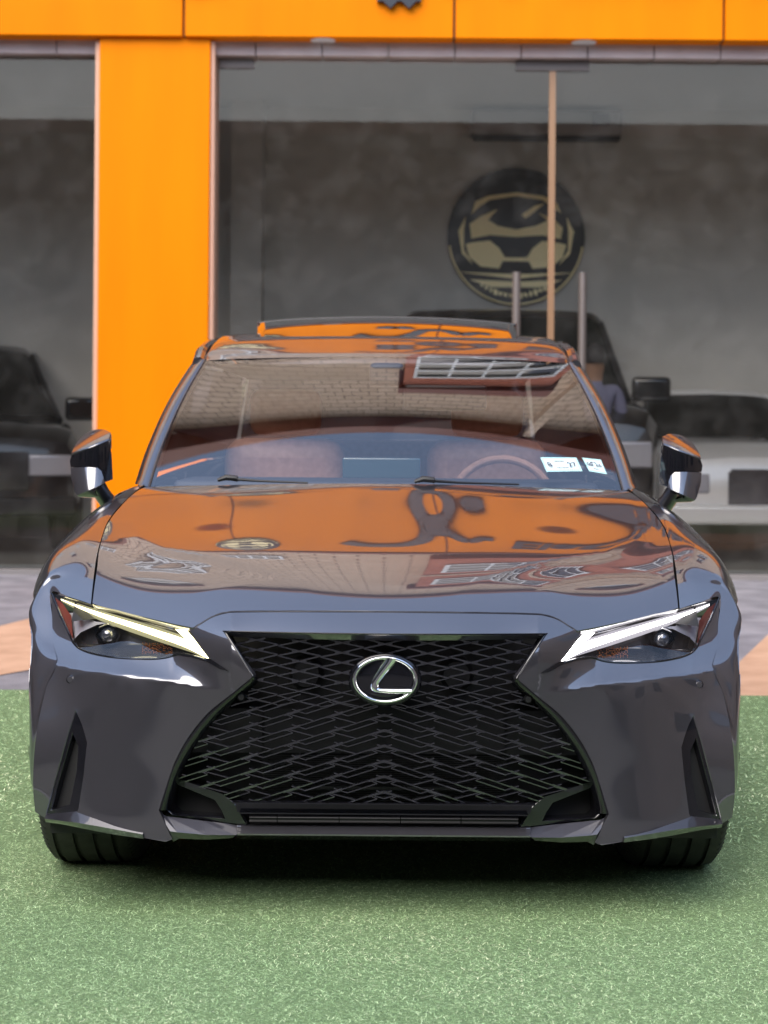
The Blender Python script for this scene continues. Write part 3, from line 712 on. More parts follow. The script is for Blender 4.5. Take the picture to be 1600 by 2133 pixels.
for s in (-1, 1):
    Gf = [[tuple(q) for q in G[i]] for i in range(0, 7)]
    grid('fender', Gf, 150, 110, M['paint'], CAR, cull, snap, s)
    dr = grid('door', G[6:10], 50, 40, M['paint'], CAR, cull, snap, s)
    grid('rear_quarter', G[9:], 30, 40, M['paint'], CAR, cull, snap, s)
# tail
V = [(s*x, y, z) for s in (1, -1) for x, y, z in G[-1]]; n = len(G[-1])
MB().add(V, [(i, i+1, n+i+1, n+i) for i in range(n-1)]).build('tail_panel', M['paint'], CAR)
MB().add([(-.7, 6.9, 1.05), (.7, 6.9, 1.05), (.58, 7.85, .99), (-.58, 7.85, .99)], [(0, 1, 2, 3)]).build('boot_lid', M['paint'], CAR)
# black liner behind the shut lines and in the arches
ln = MB()
for s in (-1, 1):
    ln.add([(s*(x-.03), y, z-.035) for (x, y), z in zip(SIDE, zz)]+[(s*(x+.05), y, z-.045) for (x, y), z in zip(SIDE, zz)], [(i, i+1, 7+i, 6+i) for i in range(5)])
    for cy in (4.14, 6.9):
        A = [(s*(.86 if t < 1.3 else .79), cy+.37*math.cos(t), .335+.37*math.sin(t)) for t in np.linspace(-.3, math.pi*(.98 if cy < 5 else 1.1), 20)]; B = [(s*.55, y, z) for _, y, z in A]
        MB().add(A+B, [(i, i+1, 21+i, 20+i) for i in range(19)]).build('wheel_arch_liner', M['void'], CAR)
hl = [P3(u, v+1, hit(u, v)+.03) for u, v in front_px+lamp_top[1:]]
for s in (-1, 1):
    a = [Vector((s*p.x, p.y, p.z-.02)) for p in hl]; b_ = [Vector((s*p.x, p.y+.12, p.z+.0)) for p in hl]
    ln.add(a+b_, [(i, i+1, len(a)+i+1, len(a)+i) for i in range(len(a)-1)])
ln.build('shut_line_seal', M['void'], CAR)

# ---- wheels
def wheel(x, y, s):
    W_ = empty('wheel', (x, y, .335), parent=CAR)
    p = []; ow = .12   # half width; profile a -> r
    P = [(-.112, .225), (-.12, .26), (-.121, .29), (-.115, .312), (-.104, .3245), (-.094, .329)]
    for g in (-.078, -.028, .022, .068):
        P += [(g-.006, .333), (g-.0058, .324), (g+.0058, .324), (g+.006, .333)]
    P += [(.094, .329), (.104, .3245), (.115, .312), (.121, .29), (.12, .26), (.112, .225)]
    mb = MB().revolve([(a*.98, r) for a, r in P], (0, 0, 0), 96, 'X'); t = mb.build('tyre', M['rubber'], W_, smooth=True)
    sp = MB()
    for k in range(90):      # shoulder sipes
        an = 2*math.pi*k/90
        for sg in (-1, 1):
            a = Vector((sg*.098, .3285*math.cos(an), .3285*math.sin(an))); b_ = Vector((sg*.117, .306*math.cos(an+.008), .306*math.sin(an+.008)))
            sp.bar(a, b_, .0016, .0016)
    sp.build('tread_sipes', M['void'], t)
    rm = MB().revolve([(s*.10, .23), (s*.108, .226), (s*.1, .215), (-s*.1, .21)], (0, 0, 0), 48, 'X'); rr = rm.build('rim', M['rim'], W_, smooth=True)
    spk = MB()
    for k in range(10):
        an = 2*math.pi*k/10; spk.bar((s*.085, 0, 0), (s*.095, .215*math.cos(an), .215*math.sin(an)), .03, .018, up=(1, 0, 0))
    spk.revolve([(s*.095, 0), (s*.095, .03), (s*.07, .05)], (0, 0, 0), 24, 'X'); spk.build('spokes', M['rim'], rr)
    MB().revolve([(-.01, 0), (-.01, .17), (.01, .17), (.01, 0)], (s*.02, 0, 0), 32, 'X').build('brake_disc', M['chromed'], W_)
for s in (-1, 1):
    wheel(s*.727, 4.14, s); wheel(s*.76, 6.9, s)

# ---- windscreen and greenhouse
WP = [(0, 1003, 4.68), (0, 940, 4.85), (0, 870, 5.06), (0, 800, 5.27), (0, 742, 5.455),
      (250, 1007, 4.74), (230, 870, 5.11), (190, 744, 5.48),
      (400, 1012, 4.86), (491, 1018, 5.03), (470, 950, 5.13), (438, 870, 5.265), (350, 870, 5.19), (408, 808, 5.39), (375, 751, 5.555), (300, 800, 5.34), (320, 940, 4.96)]
def wz(x, Y):
    k = .58-.24*np.clip((Y-4.7)/.8, 0, 1.2); d = Y-k*x*x-4.68
    return .969+.575*d-.068*d*d
def Wt(u, v):
    u, v = np.broadcast_arrays(np.atleast_1d(u).astype(float), np.atleast_1d(v).astype(float)); lo = np.full(u.shape, 4.3); hi = np.full(u.shape, 6.6)
    for _ in range(45):
        m = (lo+hi)/2; g = wz(u*m/FP, m)-(CAMZ-(v-V0)*m/FP); up = g < 0; lo = np.where(up, m, lo); hi = np.where(up, hi, m)
    return (lo+hi)/2
def FW(off=0.0):
    def f(u, v):
        Y = Wt(np.abs(u), v)+off; return np.stack([u*Y/FP, Y, CAMZ-(v-V0)*Y/FP], 1)
    return f
gl_edge = smoothline([(491, 1019), (470, 950), (438, 870), (408, 808), (375, 751)], 5)
gtop = smoothline([(375, 751), (300, 746.5), (150, 743), (0, 742)], 4)
halfw = [(0, 1012), (250, 1016), (400, 1019)]+gl_edge[:-1]+gtop
ws_poly = halfw+[(-a, b) for a, b in halfw[1:-1]][::-1]
WS = surf('windscreen', ws_poly, FW(), 9, M['windscreen'], CAR)
# black ceramic border strip + pillar
outer = smoothline([(523, 1012), (501, 944), (470, 870), (440, 813), (400, 752), (366, 717), (343, 698)], 5)
def wy(u, v): return float(Wt(np.array([abs(u)]), np.array([v]))[0])
pil_in = resample(gl_edge, 24); pil_out = resample(outer[:21], 24)
for s in (-1, 1):
    rows = []
    for t, d in ((0, .004), (.12, -.004), (.2, -.012), (.45, -.016), (.75, .0), (1, .05)):
        row = []
        for (a, b_), (c, e) in zip(pil_in, pil_out):
            u = a*(1-t)+c*t; v = b_*(1-t)+e*t; Y = wy(a, b_)+d+.02*t; row.append(P3(s*u, v, Y))
        rows.append(row)
    n = 24; F = [(r*n+i, r*n+i+1, (r+1)*n+i+1, (r+1)*n+i) for r in range(1, 5) for i in range(n-1)]
    MB().add(sum(rows, []), F).build('windscreen_pillar', M['paint'], CAR, smooth=True, autos=False)
    F = [(i, i+1, n+i+1, n+i) for i in range(n-1)]; MB().add(sum(rows[:2], []), F).build('windscreen_seal', M['black'], CAR, smooth=True)
    bk = [p+Vector((0, .08, 0)) for p in rows[0]]; MB().add(rows[0]+bk, F).build('pillar_trim', M['liner'], CAR)
# roof: grid lengthwise rows x lateral columns
rows = []
for Y, zc, zs, hw in ((5.452, 1.372, 1.362, .635), (5.50, 1.390, 1.381, .632), (5.62, 1.4208, 1.411, .628), (5.80, 1.464, 1.453, .622), (6.05, 1.496, 1.483, .615), (6.5, 1.492, 1.474, .60), (7.0, 1.42, 1.395, .57)):
    row = []
    for t in (-1, -.97, -.85, -.6, -.3, 0, .3, .6, .85, .97, 1):
        x = hw*t*1.02; z = zc+(zs-zc)*(t*t)-(.012 if abs(t) == 1 else 0)-(.0 if abs(t) < .97 else .004); y = Y+.105*(t*t)*(1 if Y < 5.6 else .5)
        row.append((x, y, z))
    rows.append(row)
Rg = np.array(rows); a = np.linspace(0, 6, 60); b_ = np.linspace(0, 10, 80)
S = cr(Rg, a); S = np.transpose(cr(np.transpose(S, (1, 0, 2)), b_), (1, 0, 2)); V = S.reshape(-1, 3)
F = [(i*80+j, i*80+j+1, (i+1)*80+j+1, (i+1)*80+j) for i in range(59) for j in range(79)]
mesh('roof', V, F, M['paint'], CAR)
def roofz(x, y):
    k = np.argmin((V[:, 0]-x)**2+(V[:, 1]-y)**2); return V[k, 2]
# roof side rails from pillar top back, side windows
for s in (-1, 1):
    rail = [P3(s*u, v, wy(375, 751)+.02+(751-min(v, 751))*.004) for u, v in outer[20:]]
    A = [(.648, 5.58, 1.362), (.645, 5.72, 1.412), (.64, 5.95, 1.448), (.635, 6.2, 1.462), (.62, 6.6, 1.45), (.58, 7.05, 1.385)]
    B = [(.690, 5.60, 1.335), (.69, 5.74, 1.378), (.687, 5.95, 1.405), (.68, 6.2, 1.418), (.665, 6.6, 1.40), (.62, 7.1, 1.34)]
    D = [(.772, 5.08, .965), (.785, 5.5, .972), (.785, 5.95, .98), (.785, 6.3, .985), (.775, 6.7, .995), (.70, 7.3, 1.0)]
    MB().tube([(s*x, y, z) for x, y, z in smoothline([(.66, 5.57, 1.352)]+[(x-.0+.018, y, z-.012) for x, y, z in A[1:]], 5)], .022, 10).build('roof_rail', M['paint'], CAR, smooth=True)
    # side glass
    q = [(s*.80, 5.04, .955)]+[(s*x, y, z) for x, y, z in D[1:]]+[(s*x, y, z) for x, y, z in B[::-1]]
    n = 6; MB().add([(s*x, y, z) for x, y, z in B]+[(s*x, y, z) for x, y, z in D], [(i, i+1, n+i+1, n+i) for i in range(n-1)]).build('side_window', M['sideglass'], CAR, smooth=True, autos=False)
    # outer face of the pillar towards the door
    po = [P3(s*u, v, wy(a, b2)+.07) for (u, v), (a, b2) in zip(pil_out, pil_in)]
    pb = [p+Vector((s*.004, .10, -.004)) for p in po]
    MB().add(po+pb, [(i, i+1, 25+i, 24+i) for i in range(23)]).build('pillar_side', M['black'], CAR, smooth=True, autos=False)
MB().add([(-.60, 7.0, 1.40), (.60, 7.0, 1.40), (.68, 7.35, 1.02), (-.68, 7.35, 1.02)], [(0, 1, 2, 3)]).build('rear_window', M['sideglass'], CAR)
# sunroof: tilted panel
us = np.linspace(-1, 1, 31); lo_ = []; hi_ = []
for t in us:
    lo_.append((.472*t, 5.76+.03*t*t, 1.452-.008*t*t)); hi_.append((.505*t, 6.21, 1.566-.022*t*t-(.004*t**8)))
nv = 12; V2 = []
for k in range(nv):
    q = k/(nv-1)
    for a_, b2 in zip(lo_, hi_): V2.append(tuple(np.array(a_)*(1-q)+np.array(b2)*q+np.array([0, 0, .006*math.sin(q*math.pi)])))
top_f = [(k*31+i, k*31+i+1, (k+1)*31+i+1, (k+1)*31+i) for k in range(nv-1) for i in range(30)]
sr = mesh('sunroof', V2, top_f, M['sunroof'], CAR)
sd = sr.modifiers.new('s', 'SOLIDIFY'); sd.thickness = .008; sd.offset = -1
fr_ = MB()
fr_.tube([Vector(h)+Vector((0, .004, -.002)) for h in hi_], .0045, 8)
for s in (0, -1): fr_.bar(Vector(lo_[s]), Vector(hi_[s]), .006, .008)
fr_.build('sunroof_frame', M['plastic'], sr, smooth=True)
# cowl and wipers
us = np.linspace(-.72, .72, 31)
A = [(x, 4.63+.17*(x/.72)**2, .948-.012*(x/.72)**2) for x in us]; B = [(x, 4.74+.33*(x/.72)**2, .950-.010*(x/.72)**2) for x in us]
MB().add(A+B, [(i, i+1, 32+i, 31+i) for i in range(30)]).build('cowl', M['cowl'], CAR, smooth=True)
for x0, x1 in ((470-803, 640-803), (880-803, 1080-803)):
    wy0 = wy(x0, 1000); wm = MB()
    pts = [P3(x0-18, 1003, wy0-.05), P3(x0, 997, wy0-.05), P3(x0+22, 999, wy0-.045), P3(x0+24, 1005, wy0-.045)]
    wm.tube(pts, [.005, .009, .009, .005], 8); wa = wm.build('wiper', M['plastic'], CAR, smooth=True)
    MB().tube([P3(x0+10, 1000, wy0-.04), P3(x0+70, 1004, wy(x0+70, 1004)-.02), P3(x1, 1007, wy(x1, 1006)-.012)], [.005, .0035, .0025], 8).build('wiper_arm', M['plastic'], wa, smooth=True)
# interior
MB().box(-.66, .66, 4.92, 5.32, .90, .962).build('dashboard', M['dash'], CAR, bevel=.02)
MB().box(-.145, .115, 5.26, 5.275, .96, 1.03).build('centre_display', mat('display', (.03, .09, .12), .15, 0, Coat_Weight=1), CAR, bevel=.006)
st = []
for t in np.linspace(0, 2*math.pi, 40, endpoint=False): st.append((.40+.175*math.cos(t), 5.42+.05*math.sin(t), .865+.16*math.sin(t)))
sw = MB().tube(st, .014, 10, closed=True).build('steering_wheel', M['leather'], CAR, smooth=True)
MB().box(.34, .46, 5.40, 5.44, .82, .91).build('wheel_hub', M['dash'], sw, bevel=.02)
for x in (-.37, .37):
    mb = MB(); ys = []
    def rounded(x0, x1, y0, y1, z0, z1, nm, m_, par):
        return MB().box(x0, x1, y0, y1, z0, z1).build(nm, m_, par, bevel=min(x1-x0, y1-y0, z1-z0)*.42)
    S_ = empty('front_seat', (0, 0, 0), parent=CAR)
    rounded(x-.22, x+.22, 5.75, 5.92, .55, 1.09, 'seat_back', M['leather'], S_); rounded(x-.13, x+.13, 5.80, 5.9, 1.10, 1.27, 'headrest', M['leather'], S_)
    rounded(x-.25, x+.25, 5.3, 5.85, .45, .62, 'seat_cushion', M['leather'], S_)
rounded(-.62, .62, 6.65, 6.85, .6, 1.08, 'rear_seat', M['leather'], CAR)
rounded(-.09, .09, 5.45, 5.9, .6, .84, 'centre_console', M['dash'], CAR)
im = rounded(.058, .335, 5.30, 5.325, 1.19, 1.275, 'interior_mirror', M['plastic'], CAR)
MB().box(-.06, .06, 5.37, 5.47, 1.27, 1.35).build('sensor_housing', M['dash'], CAR, bevel=.02)
MB().box(-.6, .6, 5.56, 6.9, 1.34, 1.35).build('headliner', M['liner'], CAR)
MB().box(-.72, .72, 4.95, 7.2, .25, .30).build('cabin_floor', M['dash'], CAR)
MB().box(-.72, .72, 4.86, 4.88, .3, .93).build('firewall', M['void'], CAR)
# registration stickers inside the glass
teal = mat('sticker_teal', (.42, .68, .68), .5); stw = mat('sticker_paper', (.68, .84, .82), .5); ink = mat('sticker_ink', (.05, .05, .08), .6)
def sticker(P, marks, seed):
    rs = random.Random(seed)
    quad = [(a-803+0, b_-3) for a, b_ in P]
    def bl(s_, t_): 
        (x0, y0), (x1, y1), (x2, y2), (x3, y3) = quad
        u = (x0*(1-s_)+x1*s_)*(1-t_)+(x3*(1-s_)+x2*s_)*t_; v = (y0*(1-s_)+y1*s_)*(1-t_)+(y3*(1-s_)+y2*s_)*t_; return u, v
    def q3(s0, s1, t0, t1, off):
        return [P3(*bl(a, b2), wy(*bl(a, b2))+off) for a, b2 in ((s0, t0), (s1, t0), (s1, t1), (s0, t1))]
    so_ = MB().add(q3(0, 1, 0, 1, -.0015), [(0, 1, 2, 3)]).build('windscreen_sticker', teal, WS)
    MB().add(q3(.07, .93, .14, .86, -.0022), [(0, 1, 2, 3)]).build('sticker_panel', stw, so_)
    for txt, cx, cy, sz in marks:
        cu = bpy.data.curves.new('sticker_number', 'FONT'); cu.body = txt; cu.align_x = 'CENTER'; cu.align_y = 'CENTER'; cu.size = sz; cu.offset = .0005; cu.materials.append(ink)
        o = bpy.data.objects.new('sticker_number', cu); COL.objects.link(o); o.parent = so_
        p = P3(*bl(cx, cy), wy(*bl(cx, cy))-.011); ax = (P3(*bl(cx+.05, cy), wy(*bl(cx+.05, cy)))-P3(*bl(cx, cy), wy(*bl(cx, cy)))).normalized()
        up = (P3(*bl(cx, cy-.1), wy(*bl(cx, cy-.1)))-P3(*bl(cx, cy), wy(*bl(cx, cy)))).normalized(); nz = ax.cross(up).normalized(); up = nz.cross(ax)
        o.matrix_basis = Matrix(((ax.x, up.x, nz.x, p.x), (ax.y, up.y, nz.y, p.y), (ax.z, up.z, nz.z, p.z), (0, 0, 0, 1)))
        tomesh(o)
    lines = MB()
    for t_ in ((.22, .3), (.70, .77)):
        s_ = .34
        while s_ < .62: 
            e_ = s_+rs.uniform(.02, .05); lines.add(q3(s_, e_, t_[0], t_[1], -.003), [(0, 1, 2, 3)]); s_ = e_+.012
    lines.build('sticker_fine_print', ink, so_)
sticker([(1124, 953), (1199, 953), (1212, 981), (1137, 983)], [('8', .18, .5, .033), ('27', .80, .5, .033)], 1)
sticker([(1211, 953), (1250, 957), (1263, 987), (1226, 981)], [('08 26', .5, .42, .023)], 2)

# ---- door mirrors
def mirror(s):
    Mo = empty('door_mirror', (0, 0, 0), parent=CAR)
    def FM(u, v):
        Y = 4.85+.05*((u-612)/46)**2+.010*((v-975)/65)**2; return np.stack([u*Y/FP, Y, CAMZ-(v-V0)*Y/FP], 1)
    cap = [(655, 952), (578, 922)]+smoothline([(575, 905), (590, 899), (615, 902), (635, 915), (648, 932), (656, 950)], 4)
    cap_top = lambda: None
    def FC(u, v):   # cap rolls back over the top
        t = np.clip((952-(655-u)*.39-v)/30, 0, 1.3); Y = 4.85+.05*((u-612)/46)**2+.010*((v-975)/65)**2+.14*t**1.5; return np.stack([u*Y/FP, Y, CAMZ-(v-V0)*Y/FP], 1)
    surf('mirror_cap', cap, FC, 3, M['paint'], Mo, side=s, lip=.05)
    blk = [(655.5, 953.5), (578, 923.5), (572, 950), (569, 1003), (585, 1009), (587, 1000), (592, 985), (600, 978), (620, 977), (657, 978), (659, 965)]
    surf('mirror_cover', blk, FM, 3, M['black'], Mo, side=s, lip=.07)
    low = [(657, 979), (620, 978), (601, 979), (593, 986), (588, 1001), (586, 1011), (644, 1037), (648, 1030), (656, 1000)]
    def FL(u, v):
        Y = 4.842+.055*((u-612)/46)**2-.0008*(v-978)+.000004*(v-978)**2; return np.stack([u*Y/FP, Y, CAMZ-(v-V0)*Y/FP], 1)
    surf('mirror_shell', low, FL, 3, M['paint'], Mo, side=s, lip=.07)
    bk = [(652, 952), (640, 925), (612, 905), (578, 908), (572, 1000), (590, 1008), (642, 1032)]
    MB().add([P3(s*u, v, 4.985) for u, v in bk], [tuple(range(7))]).build('mirror_glass', M['chrome'], Mo)
    MB().tube([P3(s*605, 1012, 4.92), P3(s*590, 1035, 4.96), P3(s*560, 1075, 5.02)], [.028, .026, .03], 12).build('mirror_arm', M['paint'], Mo, smooth=True)
mirror(-1); mirror(1)
for o in list(CAR.children): o.location = Vector(o.location)-Vector((0, 4.1, 0))

# ================================================================== BUILDING
D = 12.3
orange = noise_col(mat('orange_cladding', (.9, .33, .0), .5, Specular_IOR_Level=.06), (.70, .185, .0), (.80, .218, .0), 1.1, 6, stretch=(2.5, 2.5, .35))
def brickmat():
    m = mat('stone_cladding', (.5, .4, .3), .75); t = m.node_tree; b = t.nodes['Principled BSDF']
    tc = t.nodes.new('ShaderNodeTexCoord'); sp = t.nodes.new('ShaderNodeSeparateXYZ'); cb = t.nodes.new('ShaderNodeCombineXYZ')
    t.links.new(tc.outputs['Object'], sp.inputs[0]); t.links.new(sp.outputs[0], cb.inputs[0]); t.links.new(sp.outputs[2], cb.inputs[1])
    br = t.nodes.new('ShaderNodeTexBrick'); br.inputs['Color1'].default_value = (.66, .49, .36, 1); br.inputs['Color2'].default_value = (.57, .42, .30, 1); br.inputs['Mortar'].default_value = (.11, .06, .04, 1)
    br.inputs['Scale'].default_value = 1; br.inputs['Brick Width'].default_value = .40; br.inputs['Row Height'].default_value = .17; br.inputs['Mortar Size'].default_value = .010; br.inputs['Mortar Smooth'].default_value = .2
    t.links.new(cb.outputs[0], br.inputs['Vector']); t.links.new(br.outputs['Color'], b.inputs['Base Color']); return m
stone = brickmat()
redst = noise_col(mat('red_render', (.4, .12, .07), .8), (.36, .10, .055), (.46, .15, .09), 2, 6)
brown = mat('brown_eave', (.2, .06, .04), .6); white = mat('white_window_frame', (.75, .75, .75), .5)
dkglass = mat('dark_window_glass', (.02, .022, .025), .05, 0, Coat_Weight=1)
mauve = noise_col(mat('lintel_tiles', (.45, .38, .36), .7), (.40, .33, .32), (.52, .44, .42), 3, 6)
metal = mat('brushed_steel', (.22, .185, .165), .45, .7); fitm = mat('worn_fitting', (.12, .10, .09), .6)
inw = noise_col(mat('interior_wall', (.5, .48, .45), .8), (.38, .36, .325), (.50, .475, .43), .9, 6)
floorm = mat('showroom_tiles', (.35, .36, .34), .25)
pane = glass_mat('shopfront_glass', (.92, .90, .86), 1.5, .0, dirt=.028, gcol=(1, .86, .70))
B = empty('showroom_building', (0, D, 0), label='showroom with orange cladding above and around large dark glass panes behind the cars', cat='building')
def bo(mb, name, m, par=B, **k):
    o = mb.build(name, m, par, **k); o.location = (0, -D, 0) if par is B else o.location; return o
TZ = CAMZ+(V0-79)*(D-.25)/FP        # fascia underside
seams = [-6.7, (380-803)/FP*12-2.09*1.0]
xs = [-7.4, -5.35, -3.3, (378-805)/FP*(D-.25), (942-805)/FP*(D-.25), (1504-805)/FP*(D-.25), 4.65, 6.7]
xs = [xs[3]-3*2.045, xs[3]-2*2.045, xs[3]-2.045]+xs[3:6]+[xs[5]+2.045, xs[5]+2*2.045]
for a, b_ in zip(xs[:-1], xs[1:]):
    bo(MB().box(a+.008, b_-.008, D-.25, D-.05, TZ, TZ+1.32), 'fascia_panel', orange, bevel=.01)
bo(MB().box(xs[0], xs[-1], D-.2, D-.02, TZ+.01, TZ+1.36), 'fascia_backing', M['plastic'])
bo(MB().box(xs[0]-.1, xs[-1]+.1, D-.3, D, TZ+1.37, TZ+1.45), 'fascia_cap', brown)
GT = CAMZ+(V0-123)*D/FP
for k in range(-15, 16): bo(MB().box(k*.51+.005, k*.51+.505, D-.1, D+.15, GT, TZ+.02), 'lintel_tile', mauve)
# recessed downlights under the fascia
for x in (-4.8, (665-803)/FP*12, (1215-803)/FP*12, 4.2): bo(MB().revolve([(0, .0), (0, .09), (.002, .095)], (x, D-.15, TZ-.003), 24, 'Z'), 'soffit_light', white)
cx0, cx1 = (203-805)/FP*(D-.2), (434-805)/FP*(D-.2)
bo(MB().box(cx0, cx1, D-.2, D+.3, 0, TZ), 'column', orange, bevel=.008)
peach = mat('peach_trim', (.62, .36, .24), .5)
bo(MB().box(cx0-.035, cx0-.003, D-.17, D+.2, 0, TZ-.02), 'column_trim', peach); bo(MB().box(cx1+.003, cx1+.03, D-.17, D+.2, 0, TZ-.02), 'column_trim', peach)
# glass
gx = (1147-804)/FP*D
def glasspane(a, b_):
    o = bo(MB().add([(a, D, .06), (b_, D, .06), (b_, D, GT), (a, D, GT)], [(0, 1, 2, 3)]), 'glass_pane', pane); return o
glasspane(-7.5, cx0-.03); glasspane(cx1+.03, cx1+.10); gp1 = glasspane(cx1+.10, gx-.012); gp2 = glasspane(gx+.012, 7.5)
wood = mat('bronze_glass_edge', (.30, .17, .09), .4, .3)
bo(MB().box(gx-.028, gx+.022, D-.012, D+.012, .06, GT), 'glass_joint', wood)
bo(MB().box(gx-.29, gx+.28, D-.02, D+.02, GT-.085, GT-.005), 'patch_fitting', fitm)
bo(MB().box(cx1+.05, cx1+.32, D-.02, D+.02, GT-.085, GT-.02), 'patch_fitting', fitm)
for x in ((1073-804)/FP*D, (1210-804)/FP*D):
    bo(MB().tube([(x, D-.06, .85), (x, D-.06, CAMZ+(V0-565)*(D-.06)/FP)], .032, 14).tube([(x, D-.06, 1.0), (x, D, 1.0)], .012, 8).tube([(x, D-.06, 2.2), (x, D, 2.2)], .012, 8), 'door_handle', metal, smooth=True)
bo(MB().box(-7.5, 7.5, D-.12, D+.1, 0, .035), 'threshold', mat('threshold_stone', (.2, .185, .18), .7))
# interior
ID = 15.6; CZ = CAMZ+(V0-225)*ID/FP
bo(MB().box(-7.5, 7.5, ID, ID+.15, 0, CZ+.5), 'interior_wall', inw)
bo(MB().box(-7.5, 7.5, D+.12, ID-.002, .0, .055), 'interior_floor', floorm)
bo(MB().box(-7.5, 7.5, D+.152, ID-.002, CZ, CZ+.1), 'ceiling', mat('ceiling_paint', (.5, .48, .45), .8))
bo(MB().box(-7.7, -7.5, D, ID+.15, 0, CZ+.4), 'side_wall', inw); bo(MB().box(7.5, 7.7, D, ID+.15, 0, CZ+.4), 'side_wall', inw)
bo(MB().box(-1.5, -1.2, ID-.35, ID-.003, .06, CZ-.003), 'interior_pier', inw)
# upper floors
UZ = TZ+1.45; EV = 11.5
bo(MB().box(-9, 9, D-.02, D+.4, UZ+.002, EV), 'upper_wall', stone)
bo(MB().box(-9.5, 9.5, D-.35, D+.4, EV+.002, EV+.3), 'eave', brown)
bo(MB().box(-9, 9, D+.401, D+9, CZ+.6, EV), 'rear_block', redst)
def window(x0, x1, z0, z1, y, nx, nz, aw=False):
    w_ = bo(MB().box(x0, x1, y-.01, y+.02, z0, z1), 'window', dkglass); f = MB()
    for i in range(nx+1):
        x = x0+(x1-x0)*i/nx; f.box(x-.03, x+.03, y-.05, y-.012, z0, z1)
    for i in range(nz+1):
        z = z0+(z1-z0)*i/nz; f.box(x0-.03, x1+.03, y-.055, y-.013, z-.022, z+.022)
    f.build('window_frame', white, w_)
    if aw: MB().box(x0-.12, x1+.12, y-.3, y-.06, z1+.05, z1+.22).build('window_hood', brown, w_)
for z in (0,):
    pass
bay = bo(MB().box(.35, 3.3, D-.55, D-.022, UZ+.25, 9.4), 'red_bay', redst, bevel=.02)
window(.55, 3.1, 6.4, 7.3, D-.56, 4, 3); window(.55, 3.1, 8.2, 9.0, D-.56, 4, 3)
bo(MB().box(.25, 3.4, D-.65, D-.022, 9.41, 9.6), 'bay_cap', brown)
bo(MB().box(.25, 3.4, D-.6, D-.56, 7.6, 7.75), 'bay_band', stone)
window(-2.2, -1.1, 6.1, 6.45, D-.03, 4, 1); window(-3.6, -3.1, 6.6, 7.4, D-.03, 2, 4); window(4.6, 5.7, 7.0, 8.2, D-.03, 3, 2, True)
window(-5.5, -4.6, 8.6, 9.8, D-.03, 2, 2, True); window(5.0, 6.0, 8.9, 9.9, D-.03, 2, 2, True); window(-6.5, -5.7, 6.2, 7.3, D-.03, 2, 3)
bo(MB().box(3.9, 4.15, D-.3, D-.022, UZ+.1, EV-.02), 'wall_pilaster', stone)
# shop lettering on the fascia
letter = mat('dark_lettering', (.012, .012, .016), .35)
def text(body, x, z, size, y, m, par, name='lettering', off=.012, ext=.03, sx=1):
    cu = bpy.data.curves.new(name, 'FONT'); cu.body = body; cu.size = size; cu.extrude = ext; cu.offset = off; cu.align_x = 'CENTER'; cu.materials.append(m)
    o = bpy.data.objects.new(name, cu); COL.objects.link(o); o.parent = par; o.location = (x, y-(D if par is B else 0), z); o.rotation_euler = (R(90), 0, 0); o.scale = (sx, 1, 1); return tomesh(o)
text('Elamri', 2.3, TZ+.44, .72, D-.285, letter, B, sx=1.15, off=.02)
# two pointed stroke ends that hang just into view
tip = MB()
for cx in ((808-805)/FP*12.0, (847-805)/FP*12.0):
    z0 = CAMZ+(V0-17)*12.0/FP; tip.prism([(cx-.0, z0), (cx+.075, z0+.075), (cx+.12, z0+.2), (cx-.12, z0+.2), (cx-.075, z0+.075)], D-.3, D-.26)
sw_ = smoothline([(-.30, TZ+.78), (-.12, TZ+.92), (.12, TZ+.90), (.28, TZ+.70), (.36, TZ+.48), (.55, TZ+.44), (.72, TZ+.62), (.86, TZ+.46), (1.0, TZ+.44)], 6)
for (xa, za), (xb, zb) in zip(sw_[:-1], sw_[1:]): tip.bar((xa, D-.28, za), (xb, D-.28, zb), .04, .13, up=(0, 1, 0)) if False else tip.bar((xa, D-.28, za), (xb, D-.28, zb), .13, .04, up=(0, 1, 0))
tip.prism([((780-805)/FP*12, CAMZ+(V0-2)*12/FP), ((872-805)/FP*12, CAMZ+(V0-2)*12/FP), ((868-805)/FP*12, CAMZ+(V0+18)*12/FP), ((784-805)/FP*12, CAMZ+(V0+18)*12/FP)], D-.299, D-.258)
bo(tip, 'lettering_tail', letter)
gold = mat('gold_print', (.95, .80, .42), .4); discm = mat('black_disc', (.01, .011, .014), .4)
